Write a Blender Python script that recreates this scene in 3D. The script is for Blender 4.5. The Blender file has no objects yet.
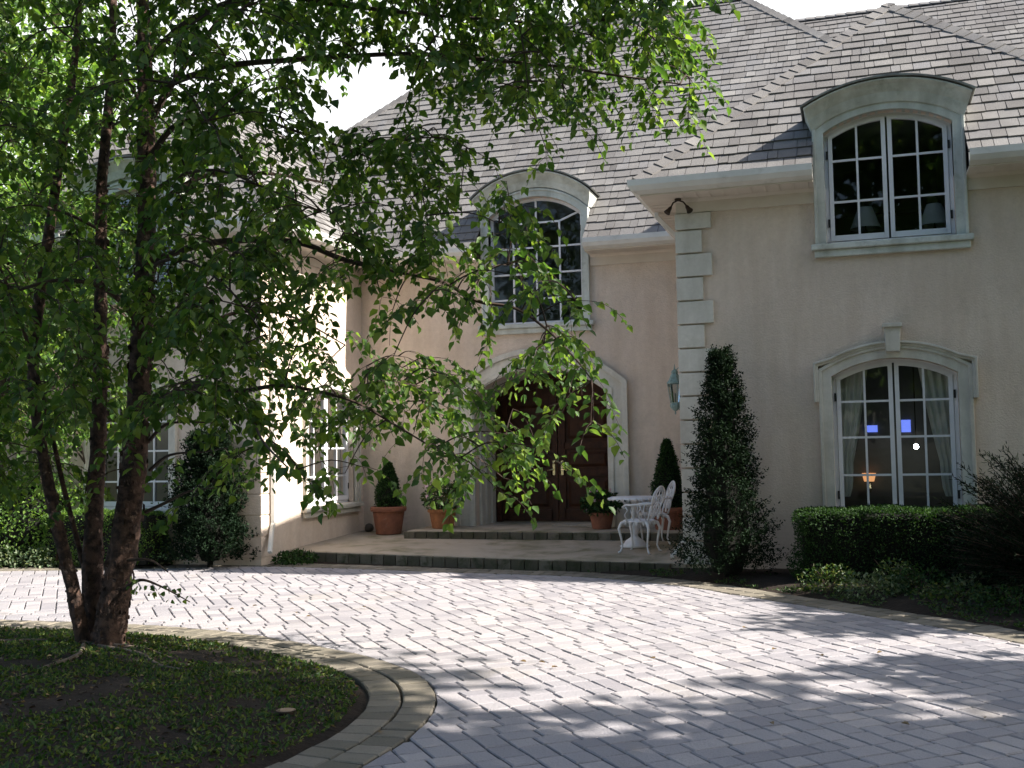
import bpy, math, random
import numpy as np
from mathutils import Vector, Matrix, noise
rnd = random.Random(7)
R_ = np.random.RandomState(11)
SC = bpy.context.scene
COL = SC.collection

# ---------------------------------------------------------------- camera
F_PX = 1080.0
PITCH = math.atan(66 / 1080.0); ROLL = math.radians(1.0); YAW = math.radians(17.6)
CAM = Vector((2.09, -13.81, 1.6))
CF = Vector((-math.sin(YAW) * math.cos(PITCH), math.cos(YAW) * math.cos(PITCH), math.sin(PITCH)))
_R0 = Vector((math.cos(YAW), math.sin(YAW), 0)); _U0 = _R0.cross(CF)
CR = math.cos(ROLL) * _R0 - math.sin(ROLL) * _U0
CU = math.sin(ROLL) * _R0 + math.cos(ROLL) * _U0
cam_data = bpy.data.cameras.new('camera'); cam = bpy.data.objects.new('camera', cam_data); COL.objects.link(cam)
m3 = Matrix((CR, CU, -CF)).transposed()
cam.matrix_world = Matrix.Translation(CAM) @ m3.to_4x4()
cam_data.sensor_width = 36; cam_data.lens = F_PX / 1024 * 36
cam_data.clip_end = 3000; cam_data.clip_start = 0.05
SC.camera = cam

def at(px, py, depth):
    """world point on the view ray of a pixel at a given distance in front of the camera"""
    return CAM + (CF + CR * ((px - 512) / F_PX) + CU * ((384 - py) / F_PX)) * depth

# ---------------------------------------------------------------- light
SUN_EL = math.radians(39.3)
SUN_DIR = Vector((1.0, 0.05, 0)).normalized() * math.cos(SUN_EL) + Vector((0, 0, math.sin(SUN_EL)))   # towards the sun
w = bpy.data.worlds.new('World'); SC.world = w; w.use_nodes = True
nt = w.node_tree; nt.nodes.clear()
sky = nt.nodes.new('ShaderNodeTexSky'); sky.sky_type = 'NISHITA'; sky.sun_disc = False
sky.sun_elevation = SUN_EL
sky.sun_rotation = math.atan2(SUN_DIR.x, SUN_DIR.y)
sky.air_density = 1.0; sky.dust_density = 2.0; sky.ozone_density = 1.0
bg = nt.nodes.new('ShaderNodeBackground'); bg.inputs[1].default_value = 0.10
ow = nt.nodes.new('ShaderNodeOutputWorld')
# a bright cloud bank fills the sky behind the house
tcw = nt.nodes.new('ShaderNodeTexCoord'); sep = nt.nodes.new('ShaderNodeVectorMath'); sep.operation = 'DOT_PRODUCT'; sep.inputs[1].default_value = (-.32, .92, .22)
nt.links.new(tcw.outputs['Generated'], sep.inputs[0])
nzw = nt.nodes.new('ShaderNodeTexNoise'); nzw.inputs['Scale'].default_value = 3.0; nzw.inputs['Detail'].default_value = 7; nt.links.new(tcw.outputs['Generated'], nzw.inputs['Vector'])
adw = nt.nodes.new('ShaderNodeMath'); adw.operation = 'MULTIPLY_ADD'; adw.inputs[1].default_value = .9; nt.links.new(nzw.outputs['Fac'], adw.inputs[0]); nt.links.new(sep.outputs['Value'], adw.inputs[2])
rpw = nt.nodes.new('ShaderNodeMapRange'); rpw.inputs[1].default_value = .98; rpw.inputs[2].default_value = 1.22; nt.links.new(adw.outputs[0], rpw.inputs[0])
mxw = nt.nodes.new('ShaderNodeMix'); mxw.data_type = 'RGBA'; mxw.inputs[7].default_value = (5.2, 5.3, 5.4, 1)
nt.links.new(rpw.outputs[0], mxw.inputs[0]); nt.links.new(sky.outputs[0], mxw.inputs[6]); nt.links.new(mxw.outputs[2], bg.inputs[0]); nt.links.new(bg.outputs[0], ow.inputs[0])
sd = bpy.data.lights.new('sun', 'SUN'); sd.energy = 5.0; sd.angle = math.radians(0.55); sd.color = (1.0, 0.93, 0.84)
sun = bpy.data.objects.new('sun', sd); COL.objects.link(sun)
sun.rotation_euler = (-SUN_DIR).to_track_quat('-Z', 'Y').to_euler(); sun.location = (20, 2, 20)
SC.view_settings.view_transform = 'Standard'; SC.view_settings.look = 'None'
SC.view_settings.exposure = 1.55; SC.view_settings.gamma = 1.0
SC.cycles.max_bounces = 7; SC.cycles.transparent_max_bounces = 10
SC.cycles.diffuse_bounces = 4; SC.cycles.caustics_reflective = False; SC.cycles.caustics_refractive = False

# ---------------------------------------------------------------- helpers
def tag(o, label=None, cat=None, group=None, kind=None):
    if label: o['label'] = label
    if cat: o['category'] = cat
    if group: o['group'] = group
    if kind: o['kind'] = kind
    return o

def empty(name, loc=(0, 0, 0), label=None, cat=None, group=None):
    o = bpy.data.objects.new(name, None); COL.objects.link(o); o.location = loc
    o.empty_display_size = 0.2
    return tag(o, label, cat, group)

class MB:
    def __init__(s): s.v = []; s.f = []; s.t = []; s.off = Vector((0, 0, 0))
    def add(s, vs, fs, tint=0.5):
        n = len(s.v); s.v += [tuple(x) for x in vs]
        for f in fs: s.f.append(tuple(i + n for i in f)); s.t.append(tint)
    def box(s, a, b, tint=.5):
        x0, y0, z0 = (min(a[i], b[i]) for i in range(3)); x1, y1, z1 = (max(a[i], b[i]) for i in range(3))
        s.add([(x0,y0,z0),(x1,y0,z0),(x1,y1,z0),(x0,y1,z0),(x0,y0,z1),(x1,y0,z1),(x1,y1,z1),(x0,y1,z1)],
              [(0,3,2,1),(4,5,6,7),(0,1,5,4),(1,2,6,5),(2,3,7,6),(3,0,4,7)], tint)
    def tube(s, pts, rad, n=8, cap=True, tint=.5):
        pts = [Vector(p) for p in pts]; m = len(pts)
        if not hasattr(rad, '__len__'): rad = [rad] * m
        base = len(s.v); up = None
        for i, p in enumerate(pts):
            d = (pts[min(i+1, m-1)] - pts[max(i-1, 0)])
            if d.length < 1e-9: d = Vector((0,0,1))
            d.normalize()
            if up is None:
                up = d.orthogonal().normalized()
            else:
                up = up - d * up.dot(d)
                up = up.normalized() if up.length > 1e-6 else d.orthogonal().normalized()
            q = d.cross(up)
            for k in range(n):
                a = 2 * math.pi * k / n
                s.v.append(tuple(p + (up * math.cos(a) + q * math.sin(a)) * rad[i]))
        for i in range(m - 1):
            for k in range(n):
                k2 = (k + 1) % n
                s.f.append((base+i*n+k, base+i*n+k2, base+(i+1)*n+k2, base+(i+1)*n+k)); s.t.append(tint)
        if cap:
            s.f.append(tuple(base + k for k in reversed(range(n)))); s.t.append(tint)
            s.f.append(tuple(base + (m-1)*n + k for k in range(n))); s.t.append(tint)
    def lathe(s, prof, c=(0,0,0), n=24, tint=.5, capb=True, capt=True):
        base = len(s.v); m = len(prof)
        for r, z in prof:
            for k in range(n):
                a = 2*math.pi*k/n
                s.v.append((c[0]+r*math.cos(a), c[1]+r*math.sin(a), c[2]+z))
        for i in range(m-1):
            for k in range(n):
                k2 = (k+1) % n
                s.f.append((base+i*n+k, base+i*n+k2, base+(i+1)*n+k2, base+(i+1)*n+k)); s.t.append(tint)
        if capb: s.f.append(tuple(base+k for k in reversed(range(n)))); s.t.append(tint)
        if capt: s.f.append(tuple(base+(m-1)*n+k for k in range(n))); s.t.append(tint)
    def build(s, name, mat, parent=None, smooth=False, bevel=0, tint=False):
        me = bpy.data.meshes.new(name); me.from_pydata(s.v, [], s.f); me.materials.append(mat)
        if tint:
            at_ = me.attributes.new('tint', 'FLOAT', 'FACE'); at_.data.foreach_set('value', np.array(s.t, dtype=np.float32))
        if smooth: me.polygons.foreach_set('use_smooth', [True] * len(me.polygons))
        me.update()
        o = bpy.data.objects.new(name, me); COL.objects.link(o)
        if parent: o.parent = parent
        if bevel:
            b = o.modifiers.new('bevel', 'BEVEL'); b.width = bevel; b.segments = 2; b.limit_method = 'ANGLE'; b.angle_limit = math.radians(40)
        return o

def np_mesh(name, V, Fq, mat, parent=None, tint=None, smooth=False):
    """fast mesh of all-quads; V (n,3), Fq (m,4)"""
    me = bpy.data.meshes.new(name)
    me.vertices.add(len(V)); me.vertices.foreach_set('co', V.astype(np.float32).ravel())
    m = len(Fq); k = Fq.shape[1]
    me.loops.add(m * k); me.loops.foreach_set('vertex_index', Fq.astype(np.int32).ravel())
    me.polygons.add(m); me.polygons.foreach_set('loop_start', np.arange(0, m * k, k, dtype=np.int32))
    try: me.polygons.foreach_set('loop_total', np.full(m, k, dtype=np.int32))
    except Exception: pass
    if smooth: me.polygons.foreach_set('use_smooth', np.ones(m, dtype=bool))
    me.materials.append(mat); me.update(calc_edges=True)
    if tint is not None:
        a = me.attributes.new('tint', 'FLOAT', 'FACE'); a.data.foreach_set('value', tint.astype(np.float32))
    o = bpy.data.objects.new(name, me); COL.objects.link(o)
    if parent: o.parent = parent
    return o

def unit(a): return a / np.maximum(np.linalg.norm(a, axis=-1, keepdims=True), 1e-9)

def leaf_arrays(P, D, N, L, Wd, fold=.18):
    """ovate folded leaves: P base, D direction, N normal, L length, Wd width  -> V, F"""
    n = len(P); D = unit(D); S = unit(np.cross(D, N)); N = unit(np.cross(S, D))
    L = np.broadcast_to(np.asarray(L, float), (n,))[:, None]; Wd = np.broadcast_to(np.asarray(Wd, float), (n,))[:, None]
    up = N * Wd * fold
    v = np.stack([P, P + D*L*.28 + S*Wd*.48 + up, P + D*L*.62 + S*Wd*.36 + up, P + D*L - N*L*.08,
                  P + D*L*.62 - S*Wd*.36 + up, P + D*L*.28 - S*Wd*.48 + up], 1).reshape(-1, 3)
    b = np.arange(n)[:, None] * 6
    f = np.stack([b + np.array([0, 1, 2, 3]), b + np.array([0, 3, 4, 5])], 1).reshape(-1, 4)
    return v, f

def foliage(name, P, size, mat, parent=None, droop=0.2, aspect=.62, out=None, outw=1.0, jit=.25):
    n = len(P)
    D = R_.normal(size=(n, 3));
    if out is not None: D = unit(D) + unit(out) * outw
    D = unit(D); D[:, 2] -= droop
    N = R_.normal(size=(n, 3)) * .7; N[:, 2] += 1.0
    L = size * (1 + R_.uniform(-jit, jit, n))
    V, Fq = leaf_arrays(P, D, N, L, L * aspect)
    t = np.repeat(R_.uniform(0, 1, n), 2)
    return np_mesh(name, V, Fq, mat, parent, t)

# ---- materials
def mat(name, col, rough=.8, col2=None, scale=4.0, detail=6, mixr=(.35, .65), bump=0.0, bscale=40, spec=.3, coat=0, metal=0, tint=None, stain=None, streak=0):
    """procedural: two colours mixed by noise, optional per-piece tint ramp, stains and bump"""
    m = bpy.data.materials.new(name); m.use_nodes = True
    n = m.node_tree; p = n.nodes['Principled BSDF']; Lk = n.links.new
    p.inputs['Roughness'].default_value = rough; p.inputs['Specular IOR Level'].default_value = spec
    p.inputs['Metallic'].default_value = metal; p.inputs['Coat Weight'].default_value = coat
    tc = n.nodes.new('ShaderNodeTexCoord')
    def nz(sc, det=detail, r=.6, dist=0):
        t = n.nodes.new('ShaderNodeTexNoise'); t.inputs['Scale'].default_value = sc; t.inputs['Detail'].default_value = det
        t.inputs['Roughness'].default_value = r; t.inputs['Distortion'].default_value = dist
        Lk(tc.outputs['Object'], t.inputs['Vector']); return t
    def ramp(src, stops):
        r = n.nodes.new('ShaderNodeValToRGB'); e = r.color_ramp.elements
        while len(e) < len(stops): e.new(.5)
        for i, (pos, c) in enumerate(stops): e[i].position = pos; e[i].color = (*c, 1) if len(c) == 3 else c
        Lk(src, r.inputs[0]); return r.outputs[0]
    def mixc(f, a, b, mode='MIX'):
        x = n.nodes.new('ShaderNodeMix'); x.data_type = 'RGBA'; x.blend_type = mode
        if hasattr(f, 'is_linked'): Lk(f, x.inputs[0])
        else: x.inputs[0].default_value = f
        for s, q in ((a, x.inputs[6]), (b, x.inputs[7])):
            if hasattr(s, 'is_linked'): Lk(s, q)
            else: q.default_value = (*s, 1)
        return x.outputs[2]
    c = None
    if tint:
        a = n.nodes.new('ShaderNodeAttribute'); a.attribute_name = 'tint'
        c = ramp(a.outputs['Fac'], tint)
        if col2 is not None:
            f = ramp(nz(scale).outputs['Fac'], [(mixr[0], (0,0,0)), (mixr[1], (1,1,1))])
            c = mixc(f, c, mixc(.5, c, col2))
        g = ramp(nz(bscale*2, 3).outputs['Fac'], [(.3, (.82,.82,.82)), (.7, (1.12,1.12,1.12))])
        c = mixc(.6, c, mixc(1.0, c, g, 'MULTIPLY'))
    else:
        f = ramp(nz(scale).outputs['Fac'], [(mixr[0], col), (mixr[1], col2 if col2 else tuple(x*.85 for x in col))])
        c = f
    if stain:
        sc_, cc, lo, hi = stain
        f = ramp(nz(sc_, 8, .65, .4).outputs['Fac'], [(lo, (0,0,0)), (hi, (1,1,1))])
        c = mixc(f, c, cc)
    if streak:                                                         # rain streaks: noise stretched down the wall, and fine blotches
        mp = n.nodes.new('ShaderNodeMapping'); mp.inputs['Scale'].default_value = (3.5, 3.5, .5); Lk(tc.outputs['Object'], mp.inputs['Vector'])
        t = n.nodes.new('ShaderNodeTexNoise'); t.inputs['Scale'].default_value = 1.6; t.inputs['Detail'].default_value = 7; Lk(mp.outputs[0], t.inputs['Vector'])
        k = 1 - streak*2
        c = mixc(1.0, c, ramp(t.outputs['Fac'], [(.36, (k+.04, k+.02, k)), (.6, (1.03, 1.03, 1.03))]), 'MULTIPLY')
        c = mixc(1.0, c, ramp(nz(16, 8, .75).outputs['Fac'], [(.3, (.90,.90,.89)), (.7, (1.06,1.06,1.06))]), 'MULTIPLY')
    Lk(c, p.inputs['Base Color'])
    if bump:
        bm = n.nodes.new('ShaderNodeBump'); bm.inputs['Strength'].default_value = bump; bm.inputs['Distance'].default_value = .02
        Lk(nz(bscale, 5, .65).outputs['Fac'], bm.inputs['Height']); Lk(bm.outputs[0], p.inputs['Normal'])
    return m

def leafmat(name, a, b, c3, trans=.35, rough=.5, spec=.35):
    m = bpy.data.materials.new(name); m.use_nodes = True; n = m.node_tree; Lk = n.links.new
    p = n.nodes['Principled BSDF']; p.inputs['Roughness'].default_value = rough; p.inputs['Specular IOR Level'].default_value = spec
    at_ = n.nodes.new('ShaderNodeAttribute'); at_.attribute_name = 'tint'
    r = n.nodes.new('ShaderNodeValToRGB'); e = r.color_ramp.elements; e.new(.5); e.new(.97)
    for i, (q, c) in enumerate([(0, a), (.5, b), (.93, c3), (1, tuple(min(1, x*1.6+.02) for x in c3))]): e[i].position = q; e[i].color = (*c, 1)
    Lk(at_.outputs['Fac'], r.inputs[0]); Lk(r.outputs[0], p.inputs['Base Color'])
    t = n.nodes.new('ShaderNodeBsdfTranslucent'); g = n.nodes.new('ShaderNodeMix'); g.data_type = 'RGBA'; g.blend_type = 'MULTIPLY'
    g.inputs[0].default_value = 1; g.inputs[7].default_value = (2.6, 2.5, 1.2, 1); Lk(r.outputs[0], g.inputs[6]); Lk(g.outputs[2], t.inputs[0])
    mx = n.nodes.new('ShaderNodeMixShader'); mx.inputs[0].default_value = trans
    Lk(p.outputs[0], mx.inputs[1]); Lk(t.outputs[0], mx.inputs[2]); Lk(mx.outputs[0], n.nodes['Material Output'].inputs[0])
    return m

M = {}
M['stucco'] = mat('stucco', (.655,.560,.475), .92, (.585,.497,.42), .7, bump=.6, bscale=42, spec=.15, stain=(1.1, (.47,.41,.35), .55, .82), streak=.045)
M['trim'] = mat('trim', (.60,.585,.53), .8, (.52,.51,.46), 2.5, bump=.15, bscale=60, stain=(3, (.38,.38,.32), .56, .85), streak=.08)
M['oldtrim'] = mat('weathered_trim', (.57,.60,.565), .8, (.49,.525,.49), 3.5, bump=.15, bscale=50, stain=(5, (.30,.33,.29), .55, .8), streak=.12)
M['white'] = mat('white_paint', (.70,.71,.74), .45, (.64,.65,.68), 6, spec=.4)
M['gutter'] = mat('gutter_metal', (.66,.66,.63), .4, (.56,.56,.53), 3, spec=.5, stain=(6, (.35,.34,.3), .6, .9))
M['soffit'] = mat('soffit', (.62,.57,.50), .8, (.56,.51,.44), 3)
M['shingle'] = mat('shingle', None, .92, (.085,.08,.082), 1.3, bump=.4, bscale=70, spec=.15,
    tint=[(0, (.110,.106,.102)), (.3, (.156,.150,.145)), (.6, (.187,.181,.174)), (.8, (.170,.168,.170)), (1, (.24,.232,.22))])
M['flash'] = mat('copper_flashing', (.20,.22,.20), .6, (.12,.11,.10), 6)
M['paver'] = mat('paver', None, .85, (.24,.235,.26), .5, bump=.6, bscale=55, spec=.25, stain=(.9, (.22,.20,.175), .58, .80),
    tint=[(0, (.225,.212,.225)), (.3, (.285,.272,.283)), (.75, (.325,.305,.312)), (1, (.385,.355,.35))])
M['border'] = mat('border_paver', None, .88, (.13,.12,.085), 1.2, bump=.5, bscale=55, spec=.2,
    tint=[(0, (.135,.122,.10)), (.5, (.19,.17,.14)), (1, (.25,.22,.18))])
M['joint'] = mat('joint_sand', (.022,.019,.015), .95, (.014,.012,.009), 5)
M['soil'] = mat('soil', (.030,.020,.014), .95, (.015,.011,.008), 6, bump=1.0, bscale=25, stain=(14, (.07,.045,.028), .62, .75))
M['ground'] = mat('ground', (.05,.06,.025), .95, (.04,.035,.02), .6, bump=.6, bscale=8)
M['concrete'] = mat('patio_concrete', (.37,.315,.25), .85, (.30,.26,.205), 1.8, bump=.3, bscale=90, stain=(1.6, (.13,.12,.06), .48, .70))
M['riserm'] = mat('grey_metal', (.30,.30,.29), .5, (.2,.2,.19), 20)
M['riser'] = mat('riser_brick', None, .9, (.07,.075,.045), 4, bump=.5, bscale=40,
    stain=(5, (.035,.042,.02), .48, .66), tint=[(0, (.06,.052,.04)), (.5, (.10,.088,.07)), (1, (.19,.165,.135))])
M['bark'] = mat('bark', (.10,.060,.045), .9, (.032,.021,.017), 13, mixr=(.42,.58), bump=1.0, bscale=34, stain=(11, (.30,.20,.155), .60, .68))
M['darkbark'] = mat('dark_bark', (.09,.07,.055), .9, (.05,.04,.03), 9, bump=1.0, bscale=25)
M['twig'] = mat('twig', (.055,.035,.025), .8, (.035,.025,.02), 9)
M['leaf'] = leafmat('birch_leaf', (.024,.060,.015), (.052,.110,.023), (.10,.155,.030), .45)
M['yleaf'] = leafmat('tree_leaf', (.04,.09,.02), (.075,.15,.03), (.13,.21,.04), .4)
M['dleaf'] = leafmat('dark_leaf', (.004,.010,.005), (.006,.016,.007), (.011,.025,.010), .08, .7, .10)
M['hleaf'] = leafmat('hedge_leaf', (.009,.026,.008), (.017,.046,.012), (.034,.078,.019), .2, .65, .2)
M['gleaf'] = leafmat('ground_leaf', (.018,.045,.012), (.032,.075,.018), (.08,.095,.03), .3)
M['pleaf'] = leafmat('pale_leaf', (.05,.085,.045), (.085,.13,.065), (.17,.20,.125), .3)
M['grass'] = leafmat('grass_blade', (.014,.036,.009), (.036,.082,.015), (.10,.12,.03), .35)
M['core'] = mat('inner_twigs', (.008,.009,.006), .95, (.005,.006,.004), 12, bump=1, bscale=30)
M['wood'] = mat('door_wood', (.062,.024,.012), .5, (.030,.012,.007), 9, spec=.2, bump=.1, bscale=30)
M['brass'] = mat('brass', (.75,.62,.35), .25, (.6,.5,.3), 8, metal=1)
M['terra'] = mat('terracotta', (.25,.10,.06), .85, (.18,.075,.048), 9, bump=.25, bscale=50, stain=(6, (.30,.20,.15), .6, .8))
M['basket'] = mat('woven_terracotta', (.33,.14,.06), .8, (.22,.09,.04), 14, bump=.6, bscale=45)
M['iron'] = mat('white_iron', (.72,.72,.74), .45, (.60,.60,.62), 12, spec=.45, bump=.1, bscale=60)
M['verd'] = mat('verdigris', (.24,.34,.32), .7, (.15,.22,.21), 14, spec=.4, stain=(20, (.06,.07,.06), .6, .75))
M['bronze'] = mat('dark_bronze', (.06,.045,.035), .45, (.04,.03,.025), 10, metal=.6)
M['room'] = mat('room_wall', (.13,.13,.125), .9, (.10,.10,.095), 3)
M['curtain'] = mat('curtain_cloth', (.62,.60,.55), .9, (.55,.53,.48), 3)
M['black'] = mat('hinge_black', (.03,.03,.03), .5, (.02,.02,.02), 5)
M['flower'] = mat('flower_petal', (.65,.35,.5), .7, (.75,.6,.65), 20)
M['mat'] = mat('mat_fibre', (.40,.36,.30), .95, (.28,.25,.2), 20, bump=.6, bscale=80)
M['shade'] = mat('lampshade', (.36,.36,.34), .9, (.30,.30,.28), 5)
M['rubber'] = mat('stone_grey', (.11,.09,.08), .8, (.08,.07,.06), 9)
M['fallen'] = leafmat('fallen_leaf', (.028,.017,.010), (.13,.085,.035), (.24,.17,.08), .1)
M['root'] = mat('root_bark', (.22,.17,.13), .9, (.12,.09,.07), 8, bump=.8, bscale=30)
# window glass: clear with a sky reflection
g = bpy.data.materials.new('window_glass'); g.use_nodes = True; n = g.node_tree; n.nodes.clear()
o_ = n.nodes.new('ShaderNodeOutputMaterial'); mx = n.nodes.new('ShaderNodeMixShader'); fr = n.nodes.new('ShaderNodeFresnel'); fr.inputs[0].default_value = 1.5
tr = n.nodes.new('ShaderNodeBsdfTransparent'); tr.inputs[0].default_value = (.8, .84, .83, 1); gl = n.nodes.new('ShaderNodeBsdfGlossy'); gl.inputs['Roughness'].default_value = .02
for a, b in ((fr.outputs[0], mx.inputs[0]), (tr.outputs[0], mx.inputs[1]), (gl.outputs[0], mx.inputs[2]), (mx.outputs[0], o_.inputs[0])): n.links.new(a, b)
M['glass'] = g
def emis(name, col, st):
    m = bpy.data.materials.new(name); m.use_nodes = True; n = m.node_tree; p = n.nodes['Principled BSDF']
    p.inputs['Emission Color'].default_value = (*col, 1); p.inputs['Emission Strength'].default_value = st; p.inputs['Base Color'].default_value = (*col, 1)
    return m

# ================================================================= GROUND
def resample(pts, step):
    out = []; pts = [Vector((*p, 0)) for p in pts]
    sm = []
    for i in range(len(pts) - 1):                      # catmull-rom
        p0 = pts[max(i-1, 0)]; p1 = pts[i]; p2 = pts[i+1]; p3 = pts[min(i+2, len(pts)-1)]
        for k in range(16):
            t = k / 16
            sm.append(.5*((2*p1)+(-p0+p2)*t+(2*p0-5*p1+4*p2-p3)*t*t+(-p0+3*p1-3*p2+p3)*t**3))
    sm.append(pts[-1]); out = [sm[0]]; acc = 0
    for a, b in zip(sm, sm[1:]):
        d = (b-a).length
        while acc + d >= step:
            f = (step - acc) / d; a = a.lerp(b, f); out.append(a.copy()); d = (b-a).length; acc = 0
        acc += d
    return out

FAR = [(-16,-2.3),(-13,-1.5),(-10,-.84),(-7.8,-.22),(-6.4,.36),(-5,.33),(-3.2,.10),(-1.2,-.12),(.27,-.83),(1.25,-1.70),(2.3,-2.66),(3.35,-3.72),(4.1,-5),(4.5,-7),(4.4,-10),(4.1,-15)]
BED = [(-5.71,-5.42),(-4.58,-5.41),(-3.4,-5.62),(-2.09,-6.21),(-1.45,-6.66),(-1.08,-7.13),(-.86,-7.71),(-.80,-8.38),(-.92,-9.1),(-1.5,-10.1),(-2.6,-10.9),(-5,-11.6),(-8,-11.6),(-10.6,-10.6),(-12,-8.6),(-11,-6.8),(-9,-5.75),(-7.2,-5.45)]
farc = resample(FAR, .155); bedc = resample(BED + BED[:1], .155)
farn = np.array([(p.x, p.y) for p in farc]); bedn = np.array([(p.x, p.y) for p in bedc])
bed_center = np.array([-5.6, -8.4])
def edge_info(P, C):
    """nearest segment -> signed distance (positive = left of travel) and tangent"""
    A = C[:-1]; B = C[1:]; d = B - A; t = np.clip(((P - A) * d).sum(1) / (d*d).sum(1), 0, 1)
    q = A + d * t[:, None]; dist = np.hypot(*(P - q).T); i = int(dist.argmin())
    tg = d[i] / np.hypot(*d[i]); nrm = np.array([-tg[1], tg[0]])
    return float((P - q[i]) @ nrm), q[i], nrm
# FAR runs left->right with the driveway on its right (negative); BED runs clockwise seen from above? (-5.7->right->down): bed interior on its right
def clip(poly, p0, nrm, keep_neg=False):
    out = []; s = -1 if keep_neg else 1
    for i in range(len(poly)):
        a, b = poly[i], poly[(i+1) % len(poly)]
        da = s*((a[0]-p0[0])*nrm[0] + (a[1]-p0[1])*nrm[1]); db = s*((b[0]-p0[0])*nrm[0] + (b[1]-p0[1])*nrm[1])
        if da >= 0: out.append(a)
        if (da > 0) != (db > 0) and abs(da-db) > 1e-9:
            t = da/(da-db)
            if 1e-6 < t < 1-1e-6: out.append((a[0]+(b[0]-a[0])*t, a[1]+(b[1]-a[1])*t))
    return out
def area(p): return abs(sum(p[i][0]*p[(i+1)%len(p)][1]-p[(i+1)%len(p)][0]*p[i][1] for i in range(len(p))))/2
def paver(mb, poly, z, ch=.008, tint=None, tilt=.0025):
    if len(poly) < 3 or area(poly) < .002: return
    n = len(poly); cx = sum(p[0] for p in poly)/n; cy = sum(p[1] for p in poly)/n
    gx, gy = rnd.gauss(0, tilt)*4, rnd.gauss(0, tilt)*4; z += rnd.gauss(0, .0012)
    s = sum(poly[i][0]*poly[(i+1)%n][1]-poly[(i+1)%n][0]*poly[i][1] for i in range(n))
    if s < 0: poly = poly[::-1]
    out = []; inn = []
    for x, y in poly:
        d = math.hypot(x-cx, y-cy); k = max(0, 1 - ch*rnd.uniform(.8, 2.0)/d)
        zz = z + gx*(x-cx) + gy*(y-cy)
        out.append((x, y, zz-ch*.8)); inn.append((cx+(x-cx)*k, cy+(y-cy)*k, zz))
    low = [(x, y, z-.035) for x, y, _ in out]
    t = rnd.random() if tint is None else tint
    vs = inn + out + low; fs = [tuple(range(n))]
    for i in range(n):
        j = (i+1) % n; fs.append((n+i, n+j, j, i)); fs.append((2*n+i, 2*n+j, n+j, n+i))
    mb.add(vs, fs, t)
dirD = np.array([-math.sin(math.radians(40)), math.cos(math.radians(40))]); dirE = np.array([dirD[1], -dirD[0]])
W = .157; BW = .44
mb = MB(); org = np.array([-4.0, -5.0])
for i in range(-95, 96):
    for j in range(-30, 31):
        e0, d0 = i + 4*j, -i + 4*j
        c = org + dirE*(e0+2.5)*W + dirD*(d0+1)*W
        if not (-15 < c[0] < 5.2 and -13.2 < c[1] < 1): continue
        for (ea, eb, da, db, hor) in ((0, 4, 0, 1, True), (4, 5, 0, 4, False)):
            c1, c2 = rnd.choice(((1.2, 2.7), (1.45, 2.6), (1.0, 2.5), (1.5, 3.0)))
            for (x0, x1) in ((0, c1), (c1, c2), (c2, 4)):
                if hor: r = (e0+x0, e0+x1, d0, d0+1)
                else: r = (e0+4, e0+5, d0+x0, d0+x1)
                g1, g2 = (.0054, .0046) if not hor else (.0044, .0046)
                q = [(r[0]*W+g1, r[2]*W+g2), (r[1]*W-g1, r[2]*W+g2), (r[1]*W-g1, r[3]*W-g2), (r[0]*W+g1, r[3]*W-g2)]
                poly = [tuple(org + dirE*a + dirD*b) for a, b in q]
                cc = np.mean(poly, axis=0)
                s, q0, nn = edge_info(cc, farn)
                if s > -BW + .2: continue
                if s > -BW - .4: poly = clip(poly, q0 - nn*(BW+.004), nn, True)
                if len(poly) < 3: continue
                s, q0, nn = edge_info(cc, bedn)
                if s < BW - .2: continue
                if s < BW + .4: poly = clip(poly, q0 + nn*(BW+.004), nn)
                paver(mb, poly, 0.0)
o = mb.build('driveway', M['paver'], tint=True); tag(o, kind='structure', label='grey lavender concrete pavers laid across the forecourt')
def border(curve, side, n_rows, name, label):
    mb = MB(); m = len(curve)
    for r in range(n_rows):
        k = 0; wv = BW / 2
        for i in range(m-1):
            a, b = curve[i], curve[i+1]
            ta = (curve[min(i+1, m-1)] - curve[max(i-1, 0)]).normalized(); tb = (curve[min(i+2, m-1)] - curve[i]).normalized()
            na = Vector((-ta.y, ta.x, 0))*side; nb = Vector((-tb.y, tb.x, 0))*side
            ab = (b-a)*rnd.uniform(.03, .06); o0 = r*wv+rnd.uniform(.005,.010); o1 = (r+1)*wv-rnd.uniform(.005,.010)
            pl = [a+ab+na*o0, b-ab+nb*o0, b-ab+nb*o1, a+ab+na*o1]
            if r == 1: pl = [p + ta*.05 for p in pl]
            paver(mb, [(p.x, p.y) for p in pl], .006, tilt=.004)
    return tag(mb.build(name, M['border'], tint=True), label=label, kind='structure')
border(bedc, 1, 2, 'driveway_border', 'double row of tan edging pavers curving round the tree bed')
border(farc, -1, 2, 'driveway_border', 'double row of tan edging pavers along the house side')
# base sheets
mb = MB(); mb.add([(-400,-400,-.05),(400,-400,-.05),(400,400,-.05),(-400,400,-.05)], [(0,1,2,3)]); tag(mb.build('ground', M['ground']), kind='structure')
mb = MB(); mb.add([(-16,-16,-.026),(5.5,-16,-.026),(5.5,1,-.026),(-16,1,-.026)], [(0,1,2,3)]); tag(mb.build('driveway_base', M['joint']), kind='structure')
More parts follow.
